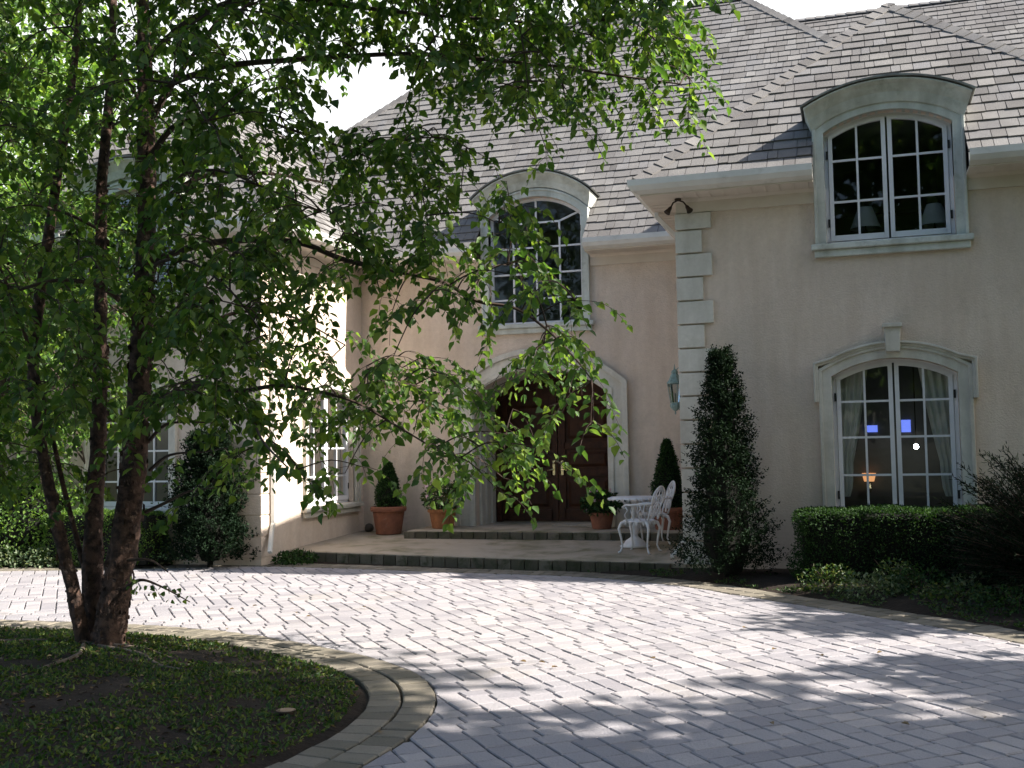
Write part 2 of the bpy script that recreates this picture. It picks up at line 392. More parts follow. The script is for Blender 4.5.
# tree bed: a low mound
def bedz(x, y):
    s, _, _ = edge_info(np.array([x, y]), bedn)
    d = max(0, -s); return .012 + .13*min(1, d/2.2)**.8 + .02*noise.noise((x*3, y*3, 0))*min(1, d*4)
mb = MB(); NB = len(bedc)-1; rings = 26
for r in range(rings+1):
    f = 1 - r/rings
    for p in bedc[:-1]:
        x = bed_center[0] + (p.x-bed_center[0])*f; y = bed_center[1] + (p.y-bed_center[1])*f
        mb.v.append((x, y, bedz(x, y) if r else -.03))
for r in range(rings):
    for k in range(NB):
        k2 = (k+1) % NB; mb.f.append((r*NB+k, (r+1)*NB+k, (r+1)*NB+k2, r*NB+k2)); mb.t.append(.5)
# BED runs clockwise
tag(mb.build('tree_bed', M['soil'], smooth=True), kind='structure', label='raised soil bed under the birch ringed by pavers')
# far planting beds: strip between the driveway edge and the house
mb = MB(); rows = 14; nF = len(farc)
def farz(x, y, d): return .0 + .075*min(1, d/.6) + .02*noise.noise((x*3, y*3, 2))*min(1, d*3)
for i, p in enumerate(farc):
    tx, ty = (p.x, 3.0) if p.x < 3.0 else (min(9.0, 3.0 + (p.x-3.0)*4 + max(0, -p.y-3.7)), max(p.y, -14) + 3*max(0, (6+p.y)/6))
    for r in range(rows+1):
        f = r/rows; x = p.x+(tx-p.x)*f; y = p.y+(ty-p.y)*f; d = math.hypot(x-p.x, y-p.y)
        mb.v.append((x, y, farz(x, y, d) if r else -.04))
for i in range(nF-1):
    for r in range(rows):
        a = i*(rows+1)+r; mb.f.append((a, a+rows+1, a+rows+2, a+1)); mb.t.append(.5)
tag(mb.build('planting_bed', M['soil'], smooth=True), kind='structure', label='dark mulched soil bed along the front of the house')

def pz(y): return .14 + .035*(y-.2)
# patio
mb = MB(); pl = [(-6.14,.70),(-4.6,.50),(-3,.28),(-1.3,.10),(.0,-.02),(.0,3.45),(-6.14,3.45)]
n = len(pl); mb.add([(x, y, pz(y)) for x, y in pl] + [(x, y, -.03) for x, y in pl], [tuple(range(n))] + [(n+i, n+(i+1)%n, (i+1)%n, i) for i in range(n)])
tag(mb.build('patio', M['concrete'], bevel=.01), kind='structure', label='pale mossy concrete patio one step above the driveway')
def riser_row(name, path, zt, h, step=.2, label=''):
    mb = MB(); cur = resample(path, step)
    for a, b in zip(cur, cur[1:]):
        t = (b-a); n_ = Vector((-t.y, t.x, 0)).normalized(); g = t*.03
        q = [a+g-n_*.03, b-g-n_*.03, b-g+n_*.045, a+g+n_*.045]; z1 = zt(a.y) ; jz = rnd.uniform(-.003, .003)
        vs = [(p.x, p.y, z1-h) for p in q] + [(p.x, p.y, z1-.008+jz) for p in q]
        mb.add(vs, [(0,3,2,1),(4,5,6,7),(0,1,5,4),(1,2,6,5),(2,3,7,6),(3,0,4,7)], rnd.random())
    return tag(mb.build(name, M['riser'], bevel=.006, tint=True), kind='structure', label=label)
riser_row('patio_kerb', [(-6.16,.66),(-4.6,.45),(-3,.23),(-1.3,.05),(-.02,-.07)], pz, .16, label='row of dark mossy bricks edging the patio step')
mb = MB(); mb.box((-4.85, 2.34, .1), (-.03, 4.62, .335)); tag(mb.build('door_landing', M['concrete'], bevel=.01), kind='structure', label='raised landing slab in front of the double door')
riser_row('landing_kerb', [(-4.88,2.30),(-3,2.28),(-.03,2.28)], lambda y: .33, .13, label='row of dark bricks edging the door landing')

# ================================================================= HOUSE
house = empty('house', (0, 0, 0), 'cream stucco two storey house with grey shingle roofs and arched white windows', 'house')
ZE = 4.97   # eave height
class Plane:
    def __init__(s, o, u, out): s.o = Vector(o); s.u = Vector(u); s.n = Vector(out)
    def p(s, u, z, d=0): return s.o + s.u*u + s.n*d + Vector((0, 0, z))
PD = Plane((0,0,0), (1,0,0), (0,-1,0)); PC = Plane((0,3.4,0), (1,0,0), (0,-1,0)); PB = Plane((-6.12,0,0), (0,1,0), (1,0,0))
def arc(uc, hw, zsp, rise, n=18):
    """points left->right over a segmental arch"""
    if rise <= 0: return [(uc-hw, zsp), (uc+hw, zsp)]
    Rr = (hw*hw + rise*rise)/(2*rise); a = math.asin(min(1, hw/Rr)); zc = zsp + rise - Rr
    return [(uc + Rr*math.sin(-a + 2*a*k/n), zc + Rr*math.cos(-a + 2*a*k/n)) for k in range(n+1)]
def arc_z(u, uc, hw, zsp, rise):
    if rise <= 0 or abs(u-uc) >= hw: return zsp
    Rr = (hw*hw + rise*rise)/(2*rise); return zsp + rise - Rr + math.sqrt(max(0, Rr*Rr-(u-uc)**2))
def wall(pl, u0, u1, z0, z1, ops, name='wall', reveal=.16):
    """ops: (uc, hw, zb, zsp, rise)"""
    mb = MB(); us = {u0, u1}
    for uc, hw, zb, zsp, rise in ops:
        us |= {round(x, 5) for x, _ in arc(uc, hw, zsp, rise, 16)}
    us = sorted(us)
    def q(a, b, za, zb_, zc, zd): mb.add([pl.p(a, za), pl.p(b, zb_), pl.p(b, zc), pl.p(a, zd)], [(0,1,2,3)])
    for a, b in zip(us, us[1:]):
        if b - a < 1e-5: continue
        mid = (a+b)/2; op = [o for o in ops if abs(mid-o[0]) < o[1]]
        if not op: q(a, b, z0, z0, z1, z1); continue
        cur = z0
        for uc, hw, zb, zsp, rise in sorted(op, key=lambda o: o[2]):
            q(a, b, cur, cur, zb, zb) if zb > cur else None
            ta, tb = arc_z(a, uc, hw, zsp, rise), arc_z(b, uc, hw, zsp, rise); cur = None
            if ta >= z1: break
            nxt = [o for o in op if o[2] > zsp]
            top = min([o[2] for o in nxt] + [z1])
            q(a, b, ta, tb, top, top)
            if nxt: cur = top
            else: break
    for uc, hw, zb, zsp, rise in ops:                                # reveals
        ar = arc(uc, hw, zsp, rise, 16); path = [(uc-hw, zb)] + [(u, min(z, 1e9)) for u, z in ar] + [(uc+hw, zb)]
        for (a, za), (b, zb2) in zip(path, path[1:] + path[:1]):
            mb.add([pl.p(a, za), pl.p(b, zb2), pl.p(b, zb2, -reveal), pl.p(a, za, -reveal)], [(0,1,2,3)])
    return mb.build(name, M['stucco'], house)

def band(mb, pl, inner, outer, d0, d1):
    """ribbon between two open polylines (same length), from depth d0 to d1"""
    n = len(inner); vs = []
    for (a, b) in zip(inner, outer):
        vs += [pl.p(*a, d0), pl.p(*a, d1), pl.p(*b, d1), pl.p(*b, d0)]
    fs = []
    for i in range(n-1):
        k = i*4
        for j in range(4):
            j2 = (j+1) % 4; fs.append((k+j, k+j2, k+4+j2, k+4+j))
    fs += [(3,2,1,0), tuple(4*(n-1)+j for j in range(4))]
    mb.add(vs, fs)
def pbox(mb, pl, u0, u1, z0, z1, d0, d1):
    P = [pl.p(u0,z0,d0), pl.p(u1,z0,d0), pl.p(u1,z0,d1), pl.p(u0,z0,d1), pl.p(u0,z1,d0), pl.p(u1,z1,d0), pl.p(u1,z1,d1), pl.p(u0,z1,d1)]
    mb.add(P, [(0,3,2,1),(4,5,6,7),(0,1,5,4),(1,2,6,5),(2,3,7,6),(3,0,4,7)])
def offs(path, d):
    """offset an open polyline to its left side (outwards for left->right over an arch)"""
    out = []
    for i, p in enumerate(path):
        a = path[max(i-1, 0)]; b = path[min(i+1, len(path)-1)]
        t1 = (p[0]-a[0], p[1]-a[1]); t2 = (b[0]-p[0], b[1]-p[1])
        def nr(t):
            l = math.hypot(*t)
            return (-t[1]/l, t[0]/l) if l > 1e-9 else None
        n1, n2 = nr(t1), nr(t2); n1 = n1 or n2; n2 = n2 or n1
        nx, nz = n1[0]+n2[0], n1[1]+n2[1]; l = math.hypot(nx, nz); nx, nz = nx/l, nz/l
        k = d / max(.5, nx*n1[0]+nz*n1[1]); out.append((p[0]+nx*k, p[1]+nz*k))
    return out
def window(pl, uc, hw, zb, zsp, rise, bars, cas=.13, casd=.045, sillw=None, trim='trim', ears=None, key=None, gothic=False, sill=True, rd=-.11, curtains=False, blind=False, room=True, sash_cols=2, up=False):
    path = [(uc-hw, zb)] + arc(uc, hw, zsp, rise, 18) + [(uc+hw, zb)]
    m = MB(); fw = .045
    band(m, pl, offs(path, -fw), path, rd-.05, rd)                     # outer frame
    pbox(m, pl, uc-hw, uc+hw, zb, zb+fw, rd-.05, rd)
    f2 = .05; zt = lambda u: arc_z(u, uc, hw-fw, zsp, rise*(hw-fw)/hw) if rise else zsp
    if not gothic:
        for s in (-1, 1):                                              # two casements
            ui, uo = uc + s*.012, uc + s*(hw-fw-.006); a, b = min(ui, uo), max(ui, uo)
            u = [a + (b-a)*k/10 for k in range(11)]; pth = [(a, zb+fw+.006)] + [(x, arc_z(x, uc, hw-fw, zsp-.01, max(.001, rise-.02))-.004) for x in u] + [(b, zb+fw+.006)]
            band(m, pl, offs(pth, -f2), pth, rd-.035, rd+.012)
            pbox(m, pl, a+f2*.9, b-f2*.9, zb+fw+.006, zb+fw+.006+f2+.02, rd-.035, rd+.012)
            for c_ in range(1, sash_cols):
                um = a + (b-a)*c_/sash_cols; pbox(m, pl, um-.013, um+.013, zb+fw+.07, arc_z(um, uc, hw, zsp, rise)-fw-.03, rd-.02, rd+.004)
            for zz in bars: pbox(m, pl, a+f2, b-f2, zz-.013, zz+.013, rd-.018, rd+.002)
    else:
        q = hw*.5
        for du in (-q, 0, q): pbox(m, pl, uc+du-.015, uc+du+.015, zb+fw, bars[0] if du else zsp+rise-fw, rd-.02, rd+.01)
        for zz in bars[1:]: pbox(m, pl, uc-hw+fw, uc+hw-fw, zz-.014, zz+.014, rd-.018, rd+.006)
        pbox(m, pl, uc-q, uc+q, bars[0]-.015, bars[0]+.015, rd-.018, rd+.006)
        for s in (-1, 1):
            a = (uc+s*q, bars[0]); b = (uc+s*(hw-.04), arc_z(uc+s*hw*.94, uc, hw, zsp, rise)+.0)
            L = math.hypot(b[0]-a[0], b[1]-a[1]); nx, nz = -(b[1]-a[1])/L*.015, (b[0]-a[0])/L*.015
            band(m, pl, [(a[0]-nx, a[1]-nz), (b[0]-nx, b[1]-nz)], [(a[0]+nx, a[1]+nz), (b[0]+nx, b[1]+nz)], rd-.018, rd+.006)
    wobj = m.build('window', M['white'], house)
    gm = MB(); gp = arc(uc, hw-.02, zsp, rise, 18); n = len(gp)
    gm.add([pl.p(u, z, rd-.022) for u, z in gp] + [pl.p(u, zb+.02, rd-.022) for u, _ in gp], [(i, i+1, n+i+1, n+i) for i in range(n-1)])
    gm.build('glass', M['glass'], wobj)
    if cas:
        cm = MB(); p2 = [(uc-hw, zb-.0)] + path[1:-1] + [(uc+hw, zb-.0)]
        band(cm, pl, p2, offs(p2, cas), -.02, casd)
        band(cm, pl, offs(p2, cas*.72), offs(p2, cas*1.0), casd, casd+.022)
        if ears:                                                        # stepped hood band over the head
            ez, ew = ears; pe = [(uc-hw-cas, ez)] + [(u, z) for u, z in offs(arc(uc, hw, zsp, rise, 18), cas*.95)] + [(uc+hw+cas, ez)]
            pe[1] = (uc-hw-cas, pe[1][1]); pe[-2] = (uc+hw+cas, pe[-2][1])
            band(cm, pl, pe, offs(pe, ew), -.01, casd+.035)
            band(cm, pl, offs(pe, ew*.55), offs(pe, ew*1.05), casd+.03, casd+.06)
        cm.build('casing', M[trim], wobj, bevel=.006)
    if key:
        k0, k1, kw = key; km = MB()
        V = [pl.p(uc-kw*.42, k0, 0), pl.p(uc+kw*.42, k0, 0), pl.p(uc+kw*.5, k1, 0), pl.p(uc-kw*.5, k1, 0)]
        V += [v + pl.n*.15 for v in V]; km.add(V, [(0,3,2,1),(4,5,6,7),(0,1,5,4),(1,2,6,5),(2,3,7,6),(3,0,4,7)])
        pbox(km, pl, uc-kw*.58, uc+kw*.58, k1-.03, k1+.02, 0, .18)
        km.build('keystone', M[trim], wobj, bevel=.008)
    if sill:
        sw = sillw or hw+cas+.05; sm = MB()
        pbox(sm, pl, uc-sw, uc+sw, zb-.075, zb-.002, -.1, .10); pbox(sm, pl, uc-sw+.035, uc+sw-.035, zb-.165, zb-.075, 0, .06)
        sm.build('sill', M[trim], wobj, bevel=.012)
    for s in (-1, 1):
        for zz in (zb+.28, zsp-.25):
            hm = MB(); pbox(hm, pl, uc+s*(hw-.035)-.012, uc+s*(hw-.035)+.012, zz-.05, zz+.05, rd, rd+.02); hm.build('hinge', M['black'], wobj)
    if curtains:
        for s in (-1, 1):
            cv = MB(); nu, nz = 22, 16; top = zsp+rise; bot = zb+.25
            for j in range(nz+1):
                f = j/nz; z = top + (bot-top)*f
                wd = .50*hw*(1-f)**.7 + .1*hw + (.12*hw*max(0, f-.75)*4)
                for i in range(nu+1):
                    g_ = i/nu; u = uc + s*(hw - .01 - g_*wd)
                    cv.v.append(tuple(pl.p(u, z, rd-.14 - .03*math.sin(g_*26 + f*1.5) - .02*g_)))
            for j in range(nz):
                for i in range(nu):
                    a = j*(nu+1)+i; cv.f.append((a, a+1, a+nu+2, a+nu+1)); cv.t.append(.5)
            cv.build('curtain', M['curtain'], wobj, smooth=True)
    if blind:
        bm = MB(); n = 40
        for k in range(n):
            z = zb + .1 + (zsp + rise*.5 - zb - .1)*k/n; bm.add([pl.p(uc-hw+.06, z, rd-.12), pl.p(uc+hw-.06, z, rd-.12), pl.p(uc+hw-.06, z+.035, rd-.105), pl.p(uc-hw+.06, z+.035, rd-.105)], [(0,1,2,3)])
        bm.build('blind', M['shade'], wobj)
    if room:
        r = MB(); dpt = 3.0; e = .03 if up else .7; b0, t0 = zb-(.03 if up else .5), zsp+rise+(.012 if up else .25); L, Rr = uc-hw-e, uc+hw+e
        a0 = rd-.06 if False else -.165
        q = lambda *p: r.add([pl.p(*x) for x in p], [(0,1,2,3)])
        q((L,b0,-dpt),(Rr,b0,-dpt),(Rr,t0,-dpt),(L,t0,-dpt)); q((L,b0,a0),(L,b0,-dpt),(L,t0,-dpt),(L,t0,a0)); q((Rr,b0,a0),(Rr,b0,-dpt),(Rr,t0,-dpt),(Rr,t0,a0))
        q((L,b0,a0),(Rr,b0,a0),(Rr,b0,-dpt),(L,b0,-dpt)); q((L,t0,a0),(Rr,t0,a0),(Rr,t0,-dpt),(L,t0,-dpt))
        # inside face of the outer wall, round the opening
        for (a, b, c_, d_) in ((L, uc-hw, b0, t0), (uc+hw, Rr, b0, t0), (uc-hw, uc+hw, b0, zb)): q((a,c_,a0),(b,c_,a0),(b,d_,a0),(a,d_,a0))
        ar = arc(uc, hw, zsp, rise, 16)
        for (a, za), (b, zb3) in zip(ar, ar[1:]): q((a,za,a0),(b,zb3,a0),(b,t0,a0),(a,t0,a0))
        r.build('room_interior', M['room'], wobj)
    return wobj

# openings
DLO = (2.548, .72, .70, 2.43, .20); DUP = (2.575, .745, 4.07, 5.46, .22)
CUP = (-2.93, .81, 3.70, 5.52, .32); DOOR = (-2.895, 1.145, .32, 2.52, .42); BWN = (2.21, .84, .76, 2.43, .22)
AWN = (-8.33, .68, .80, 2.43, .20); AUP = (-8.33, .75, 4.07, 5.46, .22)
wall(PD, 0, 9.0, 0, 4.85, [DLO, DUP], reveal=.17)
wall(PC, -6.12, 0, 0.1, 4.85, [CUP, DOOR], reveal=.17)
wall(PB, 0, 3.4, 0, 4.85, [BWN], reveal=.17)
wall(PD, -12.0, -6.12, 0, 4.85, [AWN, AUP], reveal=.17)
mb = MB()
mb.add([(0,0,0),(0,3.4,0),(0,3.4,4.85),(0,0,4.85)], [(0,1,2,3)]); mb.add([(9,0,0),(9,9,0),(9,9,4.85),(9,0,4.85)], [(0,1,2,3)])
mb.add([(-12,0,0),(-12,12,0),(-12,12,4.85),(-12,0,4.85)], [(0,1,2,3)]); mb.add([(-12,12,0),(9,12,0),(9,12,4.85),(-12,12,4.85)], [(0,1,2,3)])
mb.build('wall', M['stucco'], house)

w_lo = window(PD, *DLO, bars=(2.12, 1.68, 1.22), cas=.155, ears=(2.12, .055), key=(2.70, 3.02, .19), curtains=True, sillw=.95)
w_up = window(PD, *DUP, bars=(5.13, 4.61), cas=.135, trim='oldtrim', sillw=.93, up=True)
w_c = window(PC, *CUP, bars=(5.42, 5.0, 4.56, 4.13), cas=.13, trim='oldtrim', gothic=True, sillw=1.0, up=True)
w_b = window(PB, *BWN, bars=(2.12, 1.68, 1.22), cas=.13, blind=True, sillw=1.03)
w_a = window(PD, *AWN, bars=(2.12, 1.68, 1.22), cas=.13)
w_a2 = window(PD, *AUP, bars=(5.13, 4.61), cas=.135, trim='oldtrim', up=True)

# dormer heads (front face above the eave, cheeks, arched hood)
def dormer(pl, uc, hw, zsp, rise, hoodw, zend, ztop, depth):
    m = MB(); ow = hw+.12
    ar = arc(uc, hw, zsp, rise, 18); top = arc(uc, ow+.0, zend-.1, ztop-zend, 18)
    path = [(uc-hw, 4.85)] + ar + [(uc+hw, 4.85)]; outr = [(uc-ow, 4.85)] + top + [(uc+ow, 4.85)]
    n = len(path)
    vs = [pl.p(u, z, .012) for u, z in path] + [pl.p(u, z, .012) for u, z in outr]
    m.add(vs, [(i, i+1, n+i+1, n+i) for i in range(n-1)])
    for s in (-1, 1):
        u = uc+s*ow; m.add([pl.p(u, 4.6, .012), pl.p(u, 4.6, -depth), pl.p(u, zend, -depth), pl.p(u, zend, .012)], [(0,1,2,3)])
        ui = uc+s*hw; m.add([pl.p(ui, 4.8, .012), pl.p(ui, 4.8, -.17), pl.p(ui, zsp, -.17), pl.p(ui, zsp, .012)], [(0,1,2,3)])
    for (a, za), (b, zb_) in zip(ar, ar[1:]): m.add([pl.p(a, za, .012), pl.p(b, zb_, .012), pl.p(b, zb_, -.17), pl.p(a, za, -.17)], [(0,1,2,3)])
    d = m.build('dormer', M['oldtrim'], house)
    hm = MB(); lo = arc(uc, ow+.02, zend-.235, ztop-zend, 26); hi = arc(uc, hoodw, zend, ztop-zend, 26)
    prof = [(0, .0), (.07, .0), (.085, .12), (.12, .45), (.19, .78), (.25, .93), (.25, 1.0), (-depth, 1.0)]   # (depth, blend lo->hi)
    vs = []
    for k in range(27):
        for dd, f in prof: vs.append(pl.p(lo[k][0]+(hi[k][0]-lo[k][0])*f, lo[k][1]+(hi[k][1]-lo[k][1])*f, dd))
    np_ = len(prof); fs = []
    for k in range(26):
        for j in range(np_-1): fs.append((k*np_+j, k*np_+j+1, (k+1)*np_+j+1, (k+1)*np_+j))
    fs += [tuple(range(np_)), tuple(26*np_+j for j in reversed(range(np_)))]
    hm.add(vs, fs); hm.build('hood', M['oldtrim'], d)
    rf = MB(); hi2 = arc(uc, hoodw+.03, zend+.004, ztop-zend+.012, 26); band(rf, pl, hi2, offs(hi2, .022), -depth, .275)
    rf.build('flashing', M['flash'], d)
    return d
dormer(PD, 2.575, .745, 5.46, .22, .965, 5.74, 6.00, 1.5)
dormer(PC, -2.93, .81, 5.52, .32, 1.02, 5.82, 6.22, 1.6)
dormer(PD, -8.33, .75, 5.46, .22, .99, 5.80, 6.10, 1.5)

# door surround and double door
m = MB(); path = [(DOOR[0]-DOOR[1], .335)] + arc(DOOR[0], DOOR[1], DOOR[3], DOOR[4], 20) + [(DOOR[0]+DOOR[1], .335)]
band(m, PC, path, offs(path, .34), -.02, .05); band(m, PC, offs(path, .26), offs(path, .35), .045, .09); band(m, PC, offs(path, .02), offs(path, .10), .045, .07)
m.build('door_surround', M['trim'], house, bevel=.008)
m = MB()                                                              # recess lining with fluted jambs
DB = 1.1
for (a, za), (b, zb_) in zip(path, path[1:]):
    m.add([PC.p(a, za, -.165), PC.p(b, zb_, -.165), PC.p(b, zb_, -DB), PC.p(a, za, -DB)], [(0,1,2,3)])
for s in (-1, 1):
    for k in range(3):
        u = DOOR[0]+s*(DOOR[1]-.0); d0 = -.22-.28*k; pbox(m, PC, min(u, u-s*.03), max(u, u-s*.03), .335, 2.48, d0-.18, d0)
m.build('door_recess', M['trim'], house)
m = MB(); pbox(m, PC, DOOR[0]-1.6, DOOR[0]+1.6, .2, 3.4, -DB-.16, -DB-.06); m.build('wall', M['stucco'], house)
m = MB(); hp = [(DOOR[0]-DOOR[1]+.01, .335)] + arc(DOOR[0], DOOR[1]-.01, DOOR[3], DOOR[4], 20) + [(DOOR[0]+DOOR[1]-.01, .335)]
band(m, PC, offs(hp, -.10), hp, -DB-.04, -DB+.06); m.build('door_frame', M['wood'], house, bevel=.006)
for s in (-1, 1):
    m = MB(); a, b = sorted((DOOR[0]+s*.006, DOOR[0]+s*(DOOR[1]-.1)))
    us = [a+(b-a)*k/10 for k in range(11)]; zt = [arc_z(u, DOOR[0], DOOR[1]-.1, DOOR[3], DOOR[4]-.06)-.02 for u in us]
    pth = [(a, .35)] + list(zip(us, zt)) + [(b, .35)]
    band(m, PC, offs(pth, -.13), pth, -DB-.03, -DB+.012)
    pbox(m, PC, a+.1, b-.1, .35, .55, -DB-.03, -DB+.012)
    for z0, z1 in ((1.12, 1.24), (1.60, 1.72)): pbox(m, PC, a+.1, b-.1, z0, z1, -DB-.03, -DB+.012)
    n = len(us); m.add([PC.p(u, z-.05, -DB-.025) for u, z in zip(us, zt)] + [PC.p(u, .4, -DB-.025) for u in us], [(i, i+1, n+i+1, n+i) for i in range(n-1)])
    for z0, z1 in ((.60, 1.07), (1.29, 1.55), (1.78, 2.38)):
        V = [PC.p(a+.17, z0, -DB-.024), PC.p(b-.17, z0, -DB-.024), PC.p(b-.17, z1, -DB-.024), PC.p(a+.17, z1, -DB-.024),
             PC.p(a+.22, z0+.05, -DB+.004), PC.p(b-.22, z0+.05, -DB+.004), PC.p(b-.22, z1-.05, -DB+.004), PC.p(a+.22, z1-.05, -DB+.004)]
        m.add(V, [(4,5,6,7),(0,1,5,4),(1,2,6,5),(2,3,7,6),(3,0,4,7)])
    d = m.build('door', M['wood'], house, bevel=.005)
    h = MB(); u = DOOR[0]+s*.075
    h.tube([PC.p(u, 1.25, -DB+.01), PC.p(u, 1.25, -DB+.07), PC.p(u+s*.06, 1.24, -DB+.08), PC.p(u+s*.1, 1.23, -DB+.07)], .011, 8)
    pbox(h, PC, u-.022, u+.022, 1.15, 1.40, -DB+.008, -DB+.02); h.lathe([(.02,-.02),(.025,0),(.02,.02)], PC.p(u, 1.36, -DB+.03), 10)
    h.build('handle', M['brass'], d)

# quoins: alternating blocks round the corner
def quoins(x, y, sx, zs, ztop, pr=.040, mt='trim'):
    """corner at (x,y); front face -Y; sx: direction along the front wall (+1/-1); the return runs +Y"""
    m = MB(); z = zs; k = 0; h = .305
    while z < ztop - .05:
        z1 = min(z+h-.022, ztop); a = (.30, .44) if k % 2 else (.42, .30)
        lf, lr = (.30, .42) if k % 2 else (.42, .30)
        m.box((x - sx*pr, y-pr-.002, z), (x + sx*lf, y+.001, z1)); m.box((x - sx*pr, y+.002, z), (x+sx*.0005, y+lr, z1)); z += h; k += 1
    return m.build('quoins', M[mt], house, bevel=.006)
quoins(0, 0, 1, .12, 4.594); quoins(-6.12, 0, -1, .12, 4.594, .014, 'stucco')

# eaves: soffit, frieze, fascia and gutter
OV = .42
def prism_run(mb, prof, a, b, outv, m0=0, m1=0):
    """sweep profile [(out, z)] from a to b; m0/m1 mitre factors (shift along run per unit out)"""
    a = Vector(a); b = Vector(b); t = (b-a).normalized(); outv = Vector(outv); n = len(prof)
    vs = [a + outv*o_ + t*(m0*o_) + Vector((0,0,z)) for o_, z in prof] + [b + outv*o_ - t*(m1*o_) + Vector((0,0,z)) for o_, z in prof]
    mb.add(vs, [(i, (i+1)%n, n+(i+1)%n, n+i) for i in range(n)] + [tuple(reversed(range(n))), tuple(range(n, 2*n))])
GUT = [(OV, 4.80), (OV, 4.955), (OV+.012, 4.955), (OV+.012, 4.85), (OV+.085, 4.85), (OV+.115, 4.90), (OV+.12, 4.972), (OV+.13, 4.972), (OV+.128, 4.895), (OV+.092, 4.835), (OV+.01, 4.80)]
SOF = [(0, 4.78), (OV+.0, 4.78), (OV+.0, 4.80), (0, 4.80)]; FRZ = [(0, 4.60), (.028, 4.60), (.028, 4.74), (.07, 4.779), (0, 4.779)]
FAS = [(OV, 4.775), (OV+.02, 4.775), (OV+.02, 4.80), (OV, 4.80)]
runs = [((0,0,0),(1.70,0,0),(0,-1,0),-1,0), ((3.45,0,0),(9,0,0),(0,-1,0),0,0), ((0,3.4-OV,0),(0,0,0),(-1,0,0),0,-1),
        ((-6.12+OV,3.4,0),(-3.88,3.4,0),(0,-1,0),0,0), ((-1.98,3.4,0),(-OV,3.4,0),(0,-1,0),0,0), ((-6.12,0,0),(-6.12,3.4-OV,0),(1,0,0),-1,0),
        ((-12,0,0),(-9.22,0,0),(0,-1,0),0,0), ((-7.44,0,0),(-6.12,0,0),(0,-1,0),0,-1)]
for nm, prof, mt in (('gutter', GUT, 'gutter'), ('soffit', SOF, 'soffit'), ('frieze', FRZ, 'soffit')):
    for a, b, ov, m0, m1 in runs:
        m = MB(); prism_run(m, prof, a, b, ov, m0, m1)
        if nm == 'soffit':                                            # board lines and vents
            A = Vector(a); B = Vector(b); t = (B-A); L = t.length; t.normalize(); O = Vector(ov)
            k = .1
            while k < L-.05:
                c0 = A + t*k; m.add([c0+O*.05+Vector((0,0,4.776)), c0+O*(OV-.03)+Vector((0,0,4.776)), c0+O*(OV-.03)+t*.012+Vector((0,0,4.770)), c0+O*.05+t*.012+Vector((0,0,4.770))], [(0,1,2,3)]); k += .17
        m.build(nm, M[mt], house)
def downspout(path, name='downspout'):
    m = MB(); pts = [Vector(p) for p in path]
    m.tube(pts, .04, 4, True); return m.build(name, M['gutter'], house, bevel=.006)
downspout([(-.38, .6, 4.83), (-.38, .6, 4.72), (-.10, .75, 4.42), (-.06, .75, 4.3), (-.06, .75, .5), (-.10, .68, .40), (-.26, .38, .17)])
downspout([(-6.12+.40, .22, 4.83), (-6.12+.40, .22, 4.72), (-6.06, .24, 4.42), (-6.06, .24, .60), (-6.05, .18, .48), (-5.93, -.08, .2)])

# ---- shingle roofs
def shingle_slope(name, o, ux, su, poly, notches=(), exposure=.222):
    """o origin on the eave, ux unit along the eave, su unit up the slope; poly [(u, s)] convex"""
    o = Vector(o); ux = Vector(ux).normalized(); su = Vector(su).normalized(); nn = ux.cross(su).normalized()
    if nn.z < 0: nn = -nn
    n = len(poly); cx = sum(p[0] for p in poly)/n; cy = sum(p[1] for p in poly)/n
    hp = []
    for i in range(n):
        a = poly[i]; b = poly[(i+1)%n]; nr = (-(b[1]-a[1]), b[0]-a[0])
        if (cx-a[0])*nr[0] + (cy-a[1])*nr[1] < 0: nr = (-nr[0], -nr[1])
        hp.append((a, nr))
    smax = max(p[1] for p in poly); umin = min(p[0] for p in poly); umax = max(p[0] for p in poly)
    m = MB()
    lv = sorted({q_[2] for q_ in notches}); lo_ = 0; base = []
    for c_ in lv:
        bnd = clip(clip(poly, (0, lo_), (0, 1)), (0, c_), (0, 1), True)
        act = [q_ for q_ in notches if q_[2] >= c_]; a_ = min(q_[0] for q_ in act); b_ = max(q_[1] for q_ in act)
        base += [clip(bnd, (a_, 0), (1, 0), True), clip(bnd, (b_, 0), (1, 0))]; lo_ = c_
    base.append(clip(poly, (0, lo_), (0, 1)))
    for bp in base:
        if len(bp) > 2: m.add([o + ux*a + su*b - nn*.01 for a, b in bp], [tuple(range(len(bp)))], .1)
    s = 0; row = 0
    while s < smax:
        u = umin - rnd.uniform(0, .3); s1 = s+exposure
        while u < umax:
            wd = rnd.choice((.13,.17,.21,.24,.29)) + rnd.uniform(-.015, .015); drop = rnd.choice((0,0,0,.006,.012)); q = [(u+.004, s-drop), (u+wd-.004, s-drop), (u+wd-.004, s1), (u+.004, s1)]
            for a, nr in hp:
                q = clip(q, a, nr)
                if len(q) < 3: break
            for a_, b_, c_ in notches:
                if len(q) >= 3 and s < c_-.05:
                    mu = sum(p_[0] for p_ in q)/len(q)
                    if mu < (a_+b_)/2: q = clip(q, (a_, 0), (1, 0), True)
                    else: q = clip(q, (b_, 0), (1, 0))
            if len(q) >= 3 and area(q) > .0005:
                k = len(q); th = rnd.uniform(.013, .024)
                top = [o + ux*a + su*b + nn*(.003 + th*max(0, min(1.1, 1-(b-s)/exposure))) for a, b in q]; low = [o + ux*a + su*b - nn*.008 for a, b in q]
                m.add(top+low, [tuple(range(k))] + [(k+i, k+(i+1)%k, (i+1)%k, i) for i in range(k)], min(1, max(0, rnd.gauss(.52, .23))))
            u += wd
        s = s1; row += 1
    ob = m.build(name, M['shingle'], house, tint=True)
    return ob
